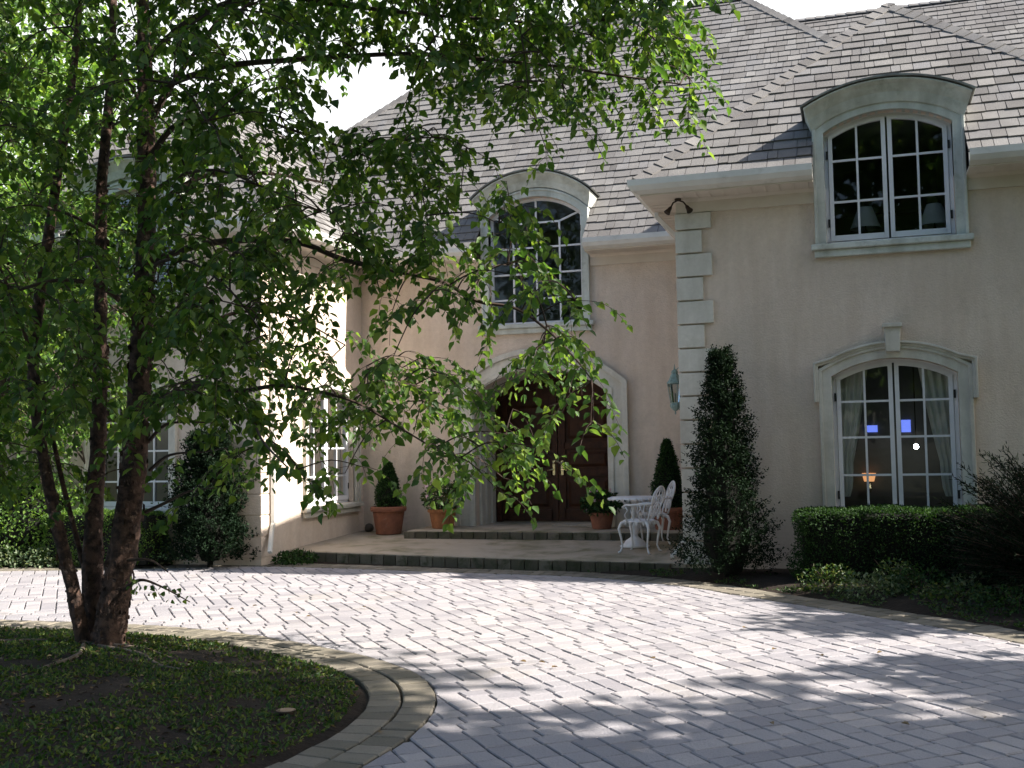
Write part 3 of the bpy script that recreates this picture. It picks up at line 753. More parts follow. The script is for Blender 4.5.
def slope_dir(hx, hy, t): return Vector((hx, hy, t)).normalized()
TD = .96; WD = 3.23; TCn = 1.02; RC = 5.91; E1 = -.45
lD = math.sqrt(1+TD*TD); lC = math.sqrt(1+TCn*TCn)
def hipped_front(x0, sgn, nc):
    """wing roof whose eave corners are x0 and x0+sgn*6.46, front eave at E1"""
    shingle_slope('roof', (x0, E1, ZE), (sgn,0,0), slope_dir(0,1,TD), [(0,0),(2*WD,0),(WD,WD*lD)], [(nc-.87, nc+.87, .5*lD), (nc-.76, nc+.76, 1.0*lD)])
    for xe, dx in ((x0, sgn), (x0+sgn*2*WD, -sgn)):
        shingle_slope('roof', (xe, E1, ZE), (0,1,0), slope_dir(dx,0,TD), [(0,0),(9,0),(9,WD*lD),(WD,WD*lD)])
hipped_front(-.47, 1, 2.575+.47); hipped_front(-5.65, -1, 8.33-5.65)
yC = 2.95; xl, xr = -5.01, .18
shingle_slope('roof', (0, yC, ZE), (1,0,0), slope_dir(0,1,TCn), [(xl-RC,0),(xr+RC,0),(xr,RC*lC),(xl,RC*lC)], [(-2.93-.935, -2.93+.935, .50*lC), (-2.93-.82, -2.93+.82, 1.05*lC)])
shingle_slope('roof', (xr+RC, yC, ZE), (0,1,0), slope_dir(-1,0,TCn), [(0,0),(2*RC,0),(RC,RC*lC)])
shingle_slope('roof', (xl-RC, yC, ZE), (0,1,0), slope_dir(1,0,TCn), [(0,0),(2*RC,0),(RC,RC*lC)])
# lower rear roof running on to the right
TR = (10.36-ZE)/(8.86-yC); lR = math.sqrt(1+TR*TR)
shingle_slope('roof', (0, yC, ZE), (1,0,0), slope_dir(0,1,TR), [(1.0,0),(16,0),(16,5.91*lR),(1.0,5.91*lR)])
mb = MB(); mb.add([(-5.01,8.86,10.9),(.18,8.86,10.9),(6.1,14.8,ZE),(-10.9,14.8,ZE)], [(0,1,2,3)]); mb.add([(1,8.87,10.33),(16,8.87,10.33),(16,14.8,ZE),(1,14.8,ZE)], [(0,1,2,3)]); mb.build('roof', M['shingle'], house)
mb = MB(); mb.add([(9,0,0),(16,3,0),(16,3,4.9),(9,3,4.9)], [(0,1,2,3)]); mb.build('wall', M['stucco'], house)
# ridge and hip caps: overlapping pieces
def caps(a, b, name='ridge_cap', w_=.125, h=.036):
    a = Vector(a); b = Vector(b); t = b-a; L = t.length; t.normalize(); s = t.cross(Vector((0,0,1))).normalized(); up = s.cross(t)
    m = MB(); k = 0; st = .2
    while k < L:
        e = min(L, k+st+.03); p0 = a+t*k; p1 = a+t*e
        for sg in (-1, 1):
            V = [p0+up*(h+.02), p0+s*sg*w_+up*(h-.07), p1+s*sg*w_+up*(h-.085), p1+up*(h+.0)]
            V2 = [v-up*.02 for v in V]; m.add(V+V2, [(0,1,2,3) if sg < 0 else (3,2,1,0), (0,4,5,1), (1,5,6,2), (4,0,3,7)], min(1, max(0, rnd.gauss(.5, .2))))
        k += st
    m.build(name, M['shingle'], house, tint=True)
zt = ZE+WD*TD; zc = ZE+RC*TCn
caps((-.47,E1,ZE), (-.47+WD,E1+WD,zt)); caps((-.47+2*WD,E1,ZE), (-.47+WD,E1+WD,zt)); caps((-.47+WD,E1+WD+.25,zt-.02), (-.47+WD,E1+9,zt-.02))
caps((-5.65,E1,ZE), (-5.65-WD,E1+WD,zt)); caps((-5.65-2*WD,E1,ZE), (-5.65-WD,E1+WD,zt)); caps((-5.65-WD,E1+WD,zt), (-5.65-WD,E1+9,zt))
caps((xr,yC+RC,zc), (xr+RC,yC,ZE)); caps((xl,yC+RC,zc), (xl-RC,yC,ZE)); caps((xl,yC+RC,zc), (xr,yC+RC,zc)); caps((1,8.86,10.36), (16,8.86,10.36))

# ---- things behind the glass
def table_lamp(x, y, z, label):
    t = empty('table_lamp', (x, y, z), label, 'lamp', 'lamps behind the upstairs window')
    m = MB(); m.lathe([(.07,0),(.07,.02),(.02,.05),(.05,.12),(.06,.2),(.03,.28),(.012,.33),(.012,.4)], n=16); m.build('lamp_base', M['bronze'], t, smooth=True)
    m = MB(); m.lathe([(.19,.33),(.09,.60)], n=24, capb=False, capt=False); m.build('lamp_shade', M['shade'], t, smooth=True)
table_lamp(2.30, .62, 4.02, 'white cone lampshade in the left half of the upstairs right window')
table_lamp(3.12, .55, 3.98, 'white lampshade in the right half of the upstairs right window')
ft = empty('glare_bulb', (2.88, 2.2, 2.68), 'added glowing bulb standing in for glare behind the lower right window', 'lamp')  # bulb and stem added to stand in for the bright glare in the window
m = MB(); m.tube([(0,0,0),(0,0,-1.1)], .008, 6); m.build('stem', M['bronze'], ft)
m = MB(); m.lathe([(.003,-1.165),(.025,-1.155),(.034,-1.13),(.025,-1.105),(.003,-1.095)], n=12); m.build('bulb', emis('glare_glow', (.9,.95,1), 30), ft)
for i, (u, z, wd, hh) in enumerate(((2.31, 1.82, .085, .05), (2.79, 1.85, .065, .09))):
    m = MB(); m.box((u-wd, 2.97, z-hh), (u+wd, 2.985, z+hh)); o = m.build('sky_glow_pane', emis('far_sky_glow', (.12,.18,.7), .55), w_lo)  # self-glowing blue panes stand in for sky seen through the far windows
sc_ = empty('wall_sconce', (2.25, 2.9, 1.05), 'small orange lit shade low behind the lower right window', 'lamp')
m = MB(); m.lathe([(.07,0),(.10,.12)], n=12, capb=False, capt=False); m.build('lamp_shade', emis('sconce_glow', (.8,.36,.15), .4), sc_)
m = MB(); m.lathe([(.02,-.16),(.05,-.1),(.03,-.04),(.05,0)], n=12); m.build('lamp_base', M['brass'], sc_)

# ---- lantern on the return wall, floodlight under the eave
L_ = empty('wall_lantern', (-.18, .5, 2.08), 'verdigris green hexagonal lantern hanging by the quoined corner', 'lantern')
m = MB(); m.lathe([(.01,-.06),(.016,-.03),(.006,-.01),(.05,.02),(.085,.06),(.095,.10),(.08,.13),(.085,.145)], n=6); m.build('bowl', M['verd'], L_)
m = MB(); m.lathe([(.135,.46),(.14,.48),(.10,.53),(.075,.60),(.05,.64),(.06,.66),(.045,.69),(.02,.70),(.012,.74),(.003,.80)], n=6, capb=True); m.build('roof', M['verd'], L_)
m = MB()
for k in range(6):
    a = math.pi/3*k; m.tube([(.078*math.cos(a), .078*math.sin(a), .13), (.128*math.cos(a), .128*math.sin(a), .47)], .007, 5)
m.build('cage', M['verd'], L_)
m = MB(); m.lathe([(.072,.14),(.12,.465)], n=6, capb=False, capt=False); m.build('glass', M['glass'], L_)
m = MB(); m.lathe([(.016,.13),(.016,.28),(.004,.31)], n=8); m.build('candle', M['shade'], L_)
m = MB(); m.tube([(0,0,.12),(.07,0,.02),(.17,0,.05)], .012, 6); m.box((.160,-.035,.0),(.172,.035,.12)); m.build('bracket', M['verd'], L_)
m = MB(); m.tube([(.0,0,.68),(.08,0,.74),(.172,0,.62)], .012, 6); m.build('bracket', M['verd'], L_)
fl = empty('floodlight', (.02, -.12, 4.775), 'dark bronze twin headed floodlight under the eave above the quoins', 'floodlight')
m = MB(); m.lathe([(.05,-.03),(.055,0)], n=14); m.tube([(0,0,-.02),(-.08,0,-.06),(-.11,0,-.12)], .013, 7); m.tube([(0,0,-.02),(.09,0,-.06),(.13,0,-.12)], .013, 7); m.build('bracket', M['bronze'], fl)
for s, dx in ((-1, -.11), (1, .13)):
    m = MB(); a = Vector((dx, 0, -.12)); d = Vector((s*.5, -.35, -.8)).normalized(); m.tube([a, a+d*.03, a+d*.07, a+d*.13], [.018, .03, .035, .055], 12); m.build('lamp_head', M['bronze'], fl)

for c_ in (L_,): c_.scale = (.78, .78, .78)
fl.scale = (.8, .8, .8)
# ================================================================= FURNITURE
def table():
    t = empty('garden_table', (-.98, 1.55, pz(1.55)), 'round white cast iron pedestal table beside the front door', 'table')
    m = MB(); n = 48; prof = [(.0,.715),(.33,.715),(.355,.70),(.365,.685),(.35,.69),(.32,.70),(.0,.70)]
    m.lathe([(max(r, .001), z) for r, z in prof], n=n, capb=False, capt=False)
    for k in range(24):
        a = 2*math.pi*k/24; m.lathe([(.004,-.028),(.02,-.018),(.024,0),(.018,.012)], (.352*math.cos(a), .352*math.sin(a), .69), 6)
    m.build('table_top', M['iron'], t)
    m = MB(); m.lathe([(.21,.0),(.215,.02),(.16,.045),(.13,.09),(.07,.13),(.045,.16),(.055,.2),(.075,.27),(.08,.33),(.05,.40),(.035,.44),(.05,.47),(.03,.52),(.03,.62),(.07,.68),(.10,.70)], n=20); m.build('pedestal', M['iron'], t, smooth=True)
    for k in range(4):
        m = MB(); a = math.pi/2*k+.4; c, s = math.cos(a), math.sin(a); m.tube([(.03*c,.03*s,.58),(.10*c,.10*s,.60),(.16*c,.16*s,.65),(.22*c,.22*s,.70)], .012, 6)
        m.build('scroll_bracket', M['iron'], t)
table()
def chair(loc, rz, label):
    t = empty('garden_chair', loc, label, 'chair', 'white cast iron chairs'); t.rotation_euler = (0, 0, rz)    # faces +X
    m = MB(); n = 28; sw = .215
    rim = [(sw*math.cos(a)*1.0, sw*math.sin(a)) for a in [2*math.pi*k/n for k in range(n)]]
    m.lathe([(.001,.44),(.20,.445),(.225,.435),(.225,.42),(.20,.41),(.001,.42)], n=n, capb=False, capt=False)
    for k in range(14):
        a = 2*math.pi*k/14; m.lathe([(.004,-.05),(.02,-.03),(.022,0)], (.215*math.cos(a), .215*math.sin(a), .42), 6)
    m.build('seat', M['iron'], t)
    for sx, sy in ((1,1),(1,-1),(-1,1),(-1,-1)):
        x, y = .16*sx, .155*sy; ox, oy = sx*.045, sy*.04; m = MB()
        m.tube([(x*.8,y*.8,.42),(x+ox*.7,y+oy*.7,.40),(x+ox*1.3,y+oy*1.3,.33),(x+ox*.8,y+oy*.8,.2),(x+ox*.5,y+oy*.5,.09),(x+ox*1.0,y+oy*1.0,.02),(x+ox*1.5,y+oy*1.5,.0)],
               [.024,.024,.020,.015,.012,.013,.018], 7); m.build('leg', M['iron'], t, smooth=True)
    m = MB(); B = lambda y, z: (-.20-.13*(z-.44)/.44, y, z)
    loop = [(-.17,.44),(-.19,.55),(-.16,.62),(-.20,.70),(-.19,.80),(-.11,.87),(0,.90),(.11,.87),(.19,.80),(.20,.70),(.16,.62),(.19,.55),(.17,.44)]
    def crv(pts, r):
        q = [Vector(B(*p)) for p in pts]; out = []
        for i in range(len(q)-1):
            p0=q[max(i-1,0)];p1=q[i];p2=q[i+1];p3=q[min(i+2,len(q)-1)]
            for k in range(4):
                u=k/4; out.append(.5*((2*p1)+(-p0+p2)*u+(2*p0-5*p1+4*p2-p3)*u*u+(-p0+3*p1-3*p2+p3)*u**3))
        out.append(q[-1]); m.tube(out, r, 6)
    crv(loop, .013)
    for s in (-1, 1):
        crv([(0,.46),(s*.06,.52),(s*.10,.60),(s*.05,.66),(s*.02,.60),(s*.06,.56)], .009)
        crv([(s*.03,.88),(s*.11,.80),(s*.13,.72),(s*.06,.70),(s*.05,.76),(s*.09,.79)], .009)
        crv([(s*.19,.74),(s*.12,.68),(s*.05,.72),(0,.80),(0,.89)], .008); crv([(s*.17,.5),(s*.12,.53),(s*.13,.60),(s*.18,.63)], .008)
        crv([(0,.46),(s*.02,.6),(s*.03,.7),(0,.8)], .009)
    m.build('backrest', M['iron'], t, smooth=True)
    for s in (-1, 1):
        m = MB(); m.tube([(-.26,s*.19,.66),(-.16,s*.235,.665),(-.02,s*.245,.655),(.10,s*.24,.65),(.14,s*.235,.63),(.12,s*.23,.60)], .013, 7)
        m.tube([(.11,s*.235,.645),(.07,s*.235,.58),(.12,s*.225,.52),(.09,s*.21,.43)], .011, 6)
        for k in range(3): m.tube([(-.18+.09*k,s*.235,.655),(-.15+.09*k,s*.225,.56),(-.19+.09*k,s*.205,.44)], .007, 5)
        m.build('armrest', M['iron'], t, smooth=True)
    return t
chair((-.80, 1.0, pz(1.0)), math.radians(168), 'front white cast iron chair turned left towards the round table')
chair((-.80, 1.95, pz(1.95)), math.radians(203), 'rear white cast iron chair half hidden by the dark narrow evergreen')
o = MB(); o.box((-2.75, 3.5, .336), (-1.9, 4.15, .352)); tag(o.build('doormat', M['mat'], bevel=.004), 'thin pale doormat in front of the wooden double door', 'doormat')

# ================================================================= PLANTS
def sph(n): return unit(R_.normal(size=(n, 3)))
def blob(n, c, r, fill=.75):
    d = sph(n); k = R_.uniform(fill**3, 1, n)**(1/3); return np.array(c) + d*k[:, None]*np.array(r), d
def cone_pts(n, h, r0, r1, z0=0, lump=.12, shell=.6, belly=.15):
    z = R_.uniform(0, 1, n)**.9; a = R_.uniform(0, 2*np.pi, n)
    prof = (r0*(1-z)**.75 + r1*z) * np.where(z < belly, .72+.28*z/belly, 1)
    l = 1 + lump*np.sin(a*3+z*9+1.3)*np.cos(z*17+a*2) + lump*.6*np.sin(a*5-z*23)
    rr = prof*l*np.sqrt(R_.uniform(shell**2, 1, n))
    P = np.stack([rr*np.cos(a), rr*np.sin(a), z0+z*h], 1); return P, np.stack([np.cos(a), np.sin(a), .5+0*a], 1)
def pot(name, loc, r, h, mt, label, cat='plant pot', rings=True):
    t = empty(name, loc, label, cat)
    return t
def potted(loc, r, h, mt, name, label, build, group=None):
    t = empty(name, loc, label, 'potted plant', group); m = MB()
    m.lathe([(r*.70,0),(r*.74,.01),(r*.93,h*.80),(r*.93,h*.82),(r*1.04,h*.83),(r*1.06,h*.90),(r*1.05,h*.98),(r*1.0,h),(r*.9,h),(r*.88,h*.88),(.002,h*.86)], n=30, capt=False)
    m.build('pot', M[mt], t, smooth=False); build(t, h); return t
def topiary(hh, r0):
    def f(t, h):
        P, D = cone_pts(7000, hh, r0, .012, h-.02, .10, .70, .25); P += R_.normal(size=P.shape)*.012; foliage('foliage', P, .036, M['hleaf'], t, 0, .5, D, .8)
        m = MB(); m.lathe([(r0*.5,h-.04),(r0*.74,h+hh*.2),(r0*.5,h+hh*.55),(.01,h+hh*.93)], n=12); m.build('inner_branches', M['core'], t)
    return f
def flowers(R, hh, tall=None, petals=18, leafm='gleaf'):
    def f(t, h):
        P, D = blob(900, (0,0,h+hh*.45), (R,R,hh*.6), .4); foliage('foliage', P, .06, M[leafm], t, .3, .65, D, .8)
        m = MB()
        for k in range(16):
            a = rnd.uniform(0, 6.28); r = R*rnd.uniform(.3,.9); m.tube([(0,0,h-.05),(r*.4*math.cos(a),r*.4*math.sin(a),h+hh*.4),(r*math.cos(a),r*math.sin(a),h+hh*rnd.uniform(.4,.9))], .004, 4)
        m.build('stems', M['twig'], t)
        if petals:
            Pf, D = blob(petals, (0,0,h+hh*.5), (R*1.05,R*1.05,hh*.65), .95)
            for p_ in Pf: foliage('flower', np.repeat(p_[None], 6, 0) + R_.normal(size=(6,3))*.006, .036, M['flower'], t, 0, .9)
    return f
potted((-5.42, 2.90, pz(2.9)), .285, .46, 'terra', 'potted_topiary', 'clipped cone evergreen in a large terracotta pot left of the door', topiary(.74, .27), 'potted cone evergreens')
potted((-4.45, 2.90, .335), .235, .32, 'basket', 'potted_flowers', 'pink flowers and broad leaves in an orange woven pot on the landing', flowers(.34, .46))
potted((-1.78, 2.95, .335), .20, .26, 'terra', 'potted_flowers', 'leafy dark plant in a terracotta bowl between door and table', flowers(.34, .32, petals=7, leafm='hleaf'))
potted((-.72, 2.95, pz(2.95)), .26, .44, 'terra', 'potted_topiary', 'clipped cone evergreen in a terracotta pot behind the white chairs', topiary(1.05, .31), 'potted cone evergreens')
o = MB(); o.lathe([(.05,0),(.075,.03),(.08,.07),(.06,.12),(.02,.14)], (-5.93, 3.22, pz(3.2)), 10); tag(o.build('stone', M['rubber'], smooth=True), 'small dark rounded stone in the patio corner by the wall', 'stone')

def shrub(name, loc, label, cat, P, D, size, mt, asp=.5, droop=.1, core=None, stems=8, H=1.0, R=.3, group=None, outw=.8):
    t = empty(name, loc, label, cat, group)
    foliage('foliage', P, size, M[mt], t, droop, asp, D, outw)
    m = MB()
    for k in range(stems):
        a = rnd.uniform(0, 6.28); r = R*rnd.uniform(.1, .7); h = H*rnd.uniform(.5, .92)
        m.tube([(0,0,-.05), (r*.3*math.cos(a), r*.3*math.sin(a), h*.4), (r*math.cos(a), r*math.sin(a), h)], [.018, .012, .005], 5)
    if core: m.lathe(core, n=12)
    m.build('stem', M['core'], t); return t
# narrow evergreen beside the quoins: a ragged column of short sprays
def column_tree(loc, H, R, label, n_sp, leafsize, mt, lump=.16, per=13, top=.05, sp=.15, pw=.72):
    z = R_.uniform(.02, 1, n_sp)**.95; a = R_.uniform(0, 2*np.pi, n_sp)
    prof = R*((1-z)**pw*.9 + top)*np.where(z < .1, .75+z*2.5, 1)*(1+lump*np.sin(a*2+z*11)+lump*.8*np.sin(z*31+a*3)+R_.normal(size=n_sp)*.12)
    r = prof*np.sqrt(R_.uniform(.25, 1, n_sp)); c = np.stack([r*np.cos(a), r*np.sin(a), z*H], 1)
    d = unit(np.stack([np.cos(a), np.sin(a), .9+R_.normal(size=n_sp)*.4], 1)); P = []; D = []
    for k in range(per): 
        P.append(c + d*(sp*k/per)*R_.uniform(.6,1.2,(n_sp,1)) + R_.normal(size=(n_sp,3))*.013); D.append(d + R_.normal(size=(n_sp,3))*.7)
    P = np.concatenate(P); D = np.concatenate(D)
    t = empty('narrow_evergreen', loc, label, 'evergreen shrub')
    foliage('foliage', P, leafsize, M[mt], t, 0, .5, D, 1.2)
    m = MB(); m.tube([(0,0,-.05),(0.01,0,H*.5),(0,.01,H*.93)], [.045,.03,.008], 7)
    m.lathe([(R*.3,.05),(R*.5,H*.15),(R*.38,H*.5),(R*.12,H*.85)], n=9); m.build('trunk', M['core'], t); return t
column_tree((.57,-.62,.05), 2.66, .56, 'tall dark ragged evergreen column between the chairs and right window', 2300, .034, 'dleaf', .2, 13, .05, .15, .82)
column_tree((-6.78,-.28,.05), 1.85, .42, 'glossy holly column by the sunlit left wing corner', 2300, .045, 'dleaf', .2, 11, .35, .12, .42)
# clipped hedges
def hedge(loc, sx, sy, h, n, label, mt='hleaf', ls=.03):
    t = empty('hedge', loc, label, 'hedge')
    P = R_.uniform(-1, 1, (n, 3)); ax = R_.choice(3, n, p=[.14, .5, .36]); s = np.where(ax == 2, 1, np.sign(R_.uniform(-1, 1, n)))
    P[np.arange(n), ax] = s*(1-np.abs(R_.normal(size=n))*.05)
    q = np.sign(P)*np.minimum(np.abs(P), 1.0); rr = (np.abs(q)**6).sum(1)**(1/6); P = q/np.maximum(rr, 1)[:, None]
    wob = 1+.035*np.sin(P[:, 0]*9+P[:, 2]*4)+.03*np.sin(P[:, 0]*23+P[:, 1]*11)
    Dd = P.copy(); P = P*np.array([sx/2, sy/2, h/2])*wob[:, None]; P[:, 2] += h/2
    foliage('foliage', P, ls, M[mt], t, 0, .5, Dd, .9)
    m = MB(); m.box((-sx/2*.93,-sy/2*.86,.02), (sx/2*.93, sy/2*.86, h*.93)); m.build('inner_branches', M['core'], t, bevel=.05); return t
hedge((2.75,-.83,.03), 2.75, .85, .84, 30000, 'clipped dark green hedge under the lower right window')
hedge((-8.45,-.42,.03), 1.9, .6, .78, 10000, 'clipped low hedge in front of the left wing behind the birch', 'yleaf', .035)
# feathery yew at the right edge
def feathery(loc, label, n_b, H, R, mt):
    t = empty('feathery_shrub', loc, label, 'shrub'); m = MB(); Ps = []; Ds = []
    for k in range(n_b):
        a = rnd.uniform(0, 6.28); e = rnd.uniform(.05, 1.2); L = rnd.uniform(.6, 1.0); L *= (R*math.cos(e)+H*math.sin(e))
        d = Vector((math.cos(a)*math.cos(e), math.sin(a)*math.cos(e), math.sin(e))); p = Vector((d.x*.1, d.y*.1, .1)); pts = [p.copy()]
        for s in range(8): d.z += .0 if s < 4 else -.05; d.x += rnd.gauss(0,.05); d.y += rnd.gauss(0,.05); d.normalize(); p = p+d*L/8; pts.append(p.copy())
        m.tube(pts, [.012*(1-i/9)+.002 for i in range(9)], 4)
        for i in range(2, 9):
            for q in range(20):
                b = pts[i-1].lerp(pts[i], rnd.random()); Ps.append(b); sd_ = Vector((rnd.gauss(0,1), rnd.gauss(0,1), rnd.gauss(0,1))).normalized(); Ds.append(d*.9+sd_*.7)
                if q % 2: Ps[-1] = b + sd_*.035
    foliage('foliage', np.array(Ps), .05, M[mt], t, 0, .22, np.array(Ds), 2.5); m.build('branches', M['twig'], t); return t
feathery((4.3,-1.9,.03), 'dark feathery evergreen at the right edge beside the hedge', 760, 1.25, 1.2, 'dleaf')
# low perennials
def clump(loc, R, H, n, size, mt, label, group, name='ground_plant', asp=.55):
    t = empty(name, loc, label, 'plant', group); P, D = blob(n, (0,0,H*.35), (R, R, H*.75), .3); P[:, 2] = np.abs(P[:, 2])
    foliage('foliage', P, size, M[mt], t, .0, asp, D, .8); m = MB()
    for k in range(10):
        a = rnd.uniform(0, 6.28); r = R*rnd.uniform(.2,.9); m.tube([(0,0,-.02),(r*.5*math.cos(a), r*.5*math.sin(a), H*.6),(r*math.cos(a), r*math.sin(a), H*rnd.uniform(.6,1.1))], .003, 3)
    m.build('stems', M['twig'], t); return t
spots = [((1.75,-1.65),.24,.32,'gleaf','yellow green leafy plant at the left end of the hedge bed'), ((2.2,-2.0),.26,.26,'pleaf','low silvery plant second from left in the hedge bed'),
 ((2.65,-2.0),.26,.36,'hleaf','dark bushy plant in the middle of the hedge bed'), ((2.95,-2.55),.3,.26,'gleaf','bright green mound near the paver edge right'),
 ((3.2,-2.05),.24,.30,'pleaf','silvery plant in front of the feathery evergreen'), ((3.45,-2.95),.32,.3,'hleaf','dark green mound at the right frame edge'), ((3.75,-2.5),.3,.34,'pleaf','pale plant below the feathery evergreen'), ((2.45,-1.75),.2,.40,'gleaf','taller thin stemmed plant close to the hedge face'), ((3.9,-3.4),.32,.28,'gleaf','green mound beside the border pavers far right')]
for (x, y), r, h, mt, lb in spots: clump((x, y, .04), r*1.35, h*.8, 620, .042, mt, lb, 'low plants in the bed before the hedge')
clump((-5.75, .33, .02), .33, .16, 700, .05, 'hleaf', 'dark low plant at the foot of the patio step beside the downspout', None)
for i, (x, y, r, h, lb) in enumerate([(-7.75,.15,.3,.2,'low plant right of the birch stems by the left wing'),(-8.75,-.38,.38,.26,'pale bushy edging plant just left of the birch stems'),(-9.35,-.55,.38,.28,'pale edging plant second left of the birch stems'),(-9.95,-.68,.4,.3,'pale edging plant near the left frame edge'),(-10.6,-.85,.42,.3,'pale edging plant cut by the left frame edge')]):
    clump((x, y, .03), r, h, 900, .05, 'pleaf', lb, 'pale edging plants along the left bed')
P, D = blob(7000, (0,0,.55), (.95,.7,.85), .75); P[:, 2] = np.abs(P[:, 2])
shrub('round_shrub', (-9.95,-.15,.03), 'sunlit yellow green rounded bush at the left edge', 'shrub', P, D, .06, 'yleaf', .55, .1, [(.3,.05),(.6,.4),(.5,.9),(.1,1.15)], 8, 1.2, .8)

# ---- birch in the foreground bed
tree = empty('birch_tree', (-4.15,-6.25, bedz(-4.15,-6.25)-.02), 'multi stemmed river birch with peeling bark in the round bed', 'tree')
TO = tree.location
bpy.context.view_layer.update()
def sub(p): return Vector(p) - TO
def smooth_path(pts, k=6):
    out = []; q = [Vector(p) for p in pts]
    for i in range(len(q)-1):
        p0=q[max(i-1,0)];p1=q[i];p2=q[i+1];p3=q[min(i+2,len(q)-1)]
        for s in range(k):
            u=s/k; out.append(.5*((2*p1)+(-p0+p2)*u+(2*p0-5*p1+4*p2-p3)*u*u+(-p0+3*p1-3*p2+p3)*u**3))
    out.append(q[-1]); return out
def stem_mesh(px, name, flakes):
    pts = smooth_path([at(x, y, z) for x, y, z, _ in px], 16); n = len(px); rr = []
    for i in range(len(pts)):
        f = i/(len(pts)-1)*(n-1); a = int(min(f, n-2)); rr.append((px[a][3] + (px[a+1][3]-px[a][3])*(f-a))*.80)
    m = MB(); ns = 22; base = [sub(p) for p in pts]; m.tube(base, rr, ns)
    for i in range(len(m.v)):                                          # knobbly surface
        v = Vector(m.v[i]); c = base[min(i//ns, len(base)-1)]; q = Vector((v.x*1.0, v.y*1.0, v.z*.35)); k = 1 + .12*noise.noise(v*6) + .10*noise.noise(q*22) + .07*noise.noise(q*48); m.v[i] = tuple(c + (v-c)*k)
    for k in range(flakes):                                            # curling bark flakes
        i = rnd.randrange(0, max(1, int(len(base)*.75))); a = rnd.uniform(0, 6.28); c = base[i].lerp(base[i+1], rnd.random()); r = rr[i]
        d = Vector((math.cos(a), math.sin(a), 0)); t = Vector((-d.y, d.x, 0)); w0 = rnd.uniform(.012, .035); h0 = rnd.uniform(.02, .07); cu = rnd.uniform(.003, .014); dr = rnd.choice((-1, 1))
        p = c + d*r*1.0; V = [p - Vector((0,0,h0/2)), p + Vector((0,0,h0/2)), p + t*dr*w0*.6 + d*cu*.4 + Vector((0,0,h0*.45)), p + t*dr*w0*.6 + d*cu*.4 - Vector((0,0,h0*.45)), p + t*dr*w0 + d*cu*1.3 + Vector((0,0,h0*.3)), p + t*dr*w0 + d*cu*1.3 - Vector((0,0,h0*.35))]
        m.add(V, [(0,3,2,1), (3,5,4,2)])
    m.build(name, M['bark'], tree, smooth=True)
    return [(p, r) for p, r in zip(pts, rr)]
S1 = [(104,668,8.86,.23),(108,640,8.9,.165),(117,585,8.95,.145),(129,510,9.0,.135),(136,440,9.0,.122),(141,350,9.05,.108),(146,260,9.1,.098),(147,160,9.15,.088),(145,60,9.2,.075),(142,-20,9.25,.066),(139,-160,9.4,.055),(138,-400,9.6,.03)]
S2 = [(94,662,9.05,.15),(93,620,9.1,.11),(93,540,9.15,.10),(98,450,9.25,.085),(100,360,9.3,.074),(101,260,9.4,.064),(102,180,9.45,.056),(110,90,9.5,.048),(113,0,9.55,.040),(116,-250,9.8,.02)]
S3 = [(88,655,8.95,.10),(80,625,8.92,.074),(71,580,8.9,.068),(56,520,8.9,.060),(43,455,8.95,.054),(33,380,9.0,.054),(38,310,9.1,.056),(53,205,9.2,.050),(70,95,9.3,.042),(79,10,9.4,.034),(88,-180,9.6,.02)]
S4 = [(90,600,9.2,.03),(82,560,9.2,.028),(62,480,9.1,.025),(44,400,9.0,.021),(20,320,8.9,.017),(-15,230,8.8,.012)]
net = []
for s_, nm, fl_ in ((S1,'trunk',420),(S2,'trunk',180),(S3,'trunk',120),(S4,'trunk',0)): net += stem_mesh(s_, nm, fl_)
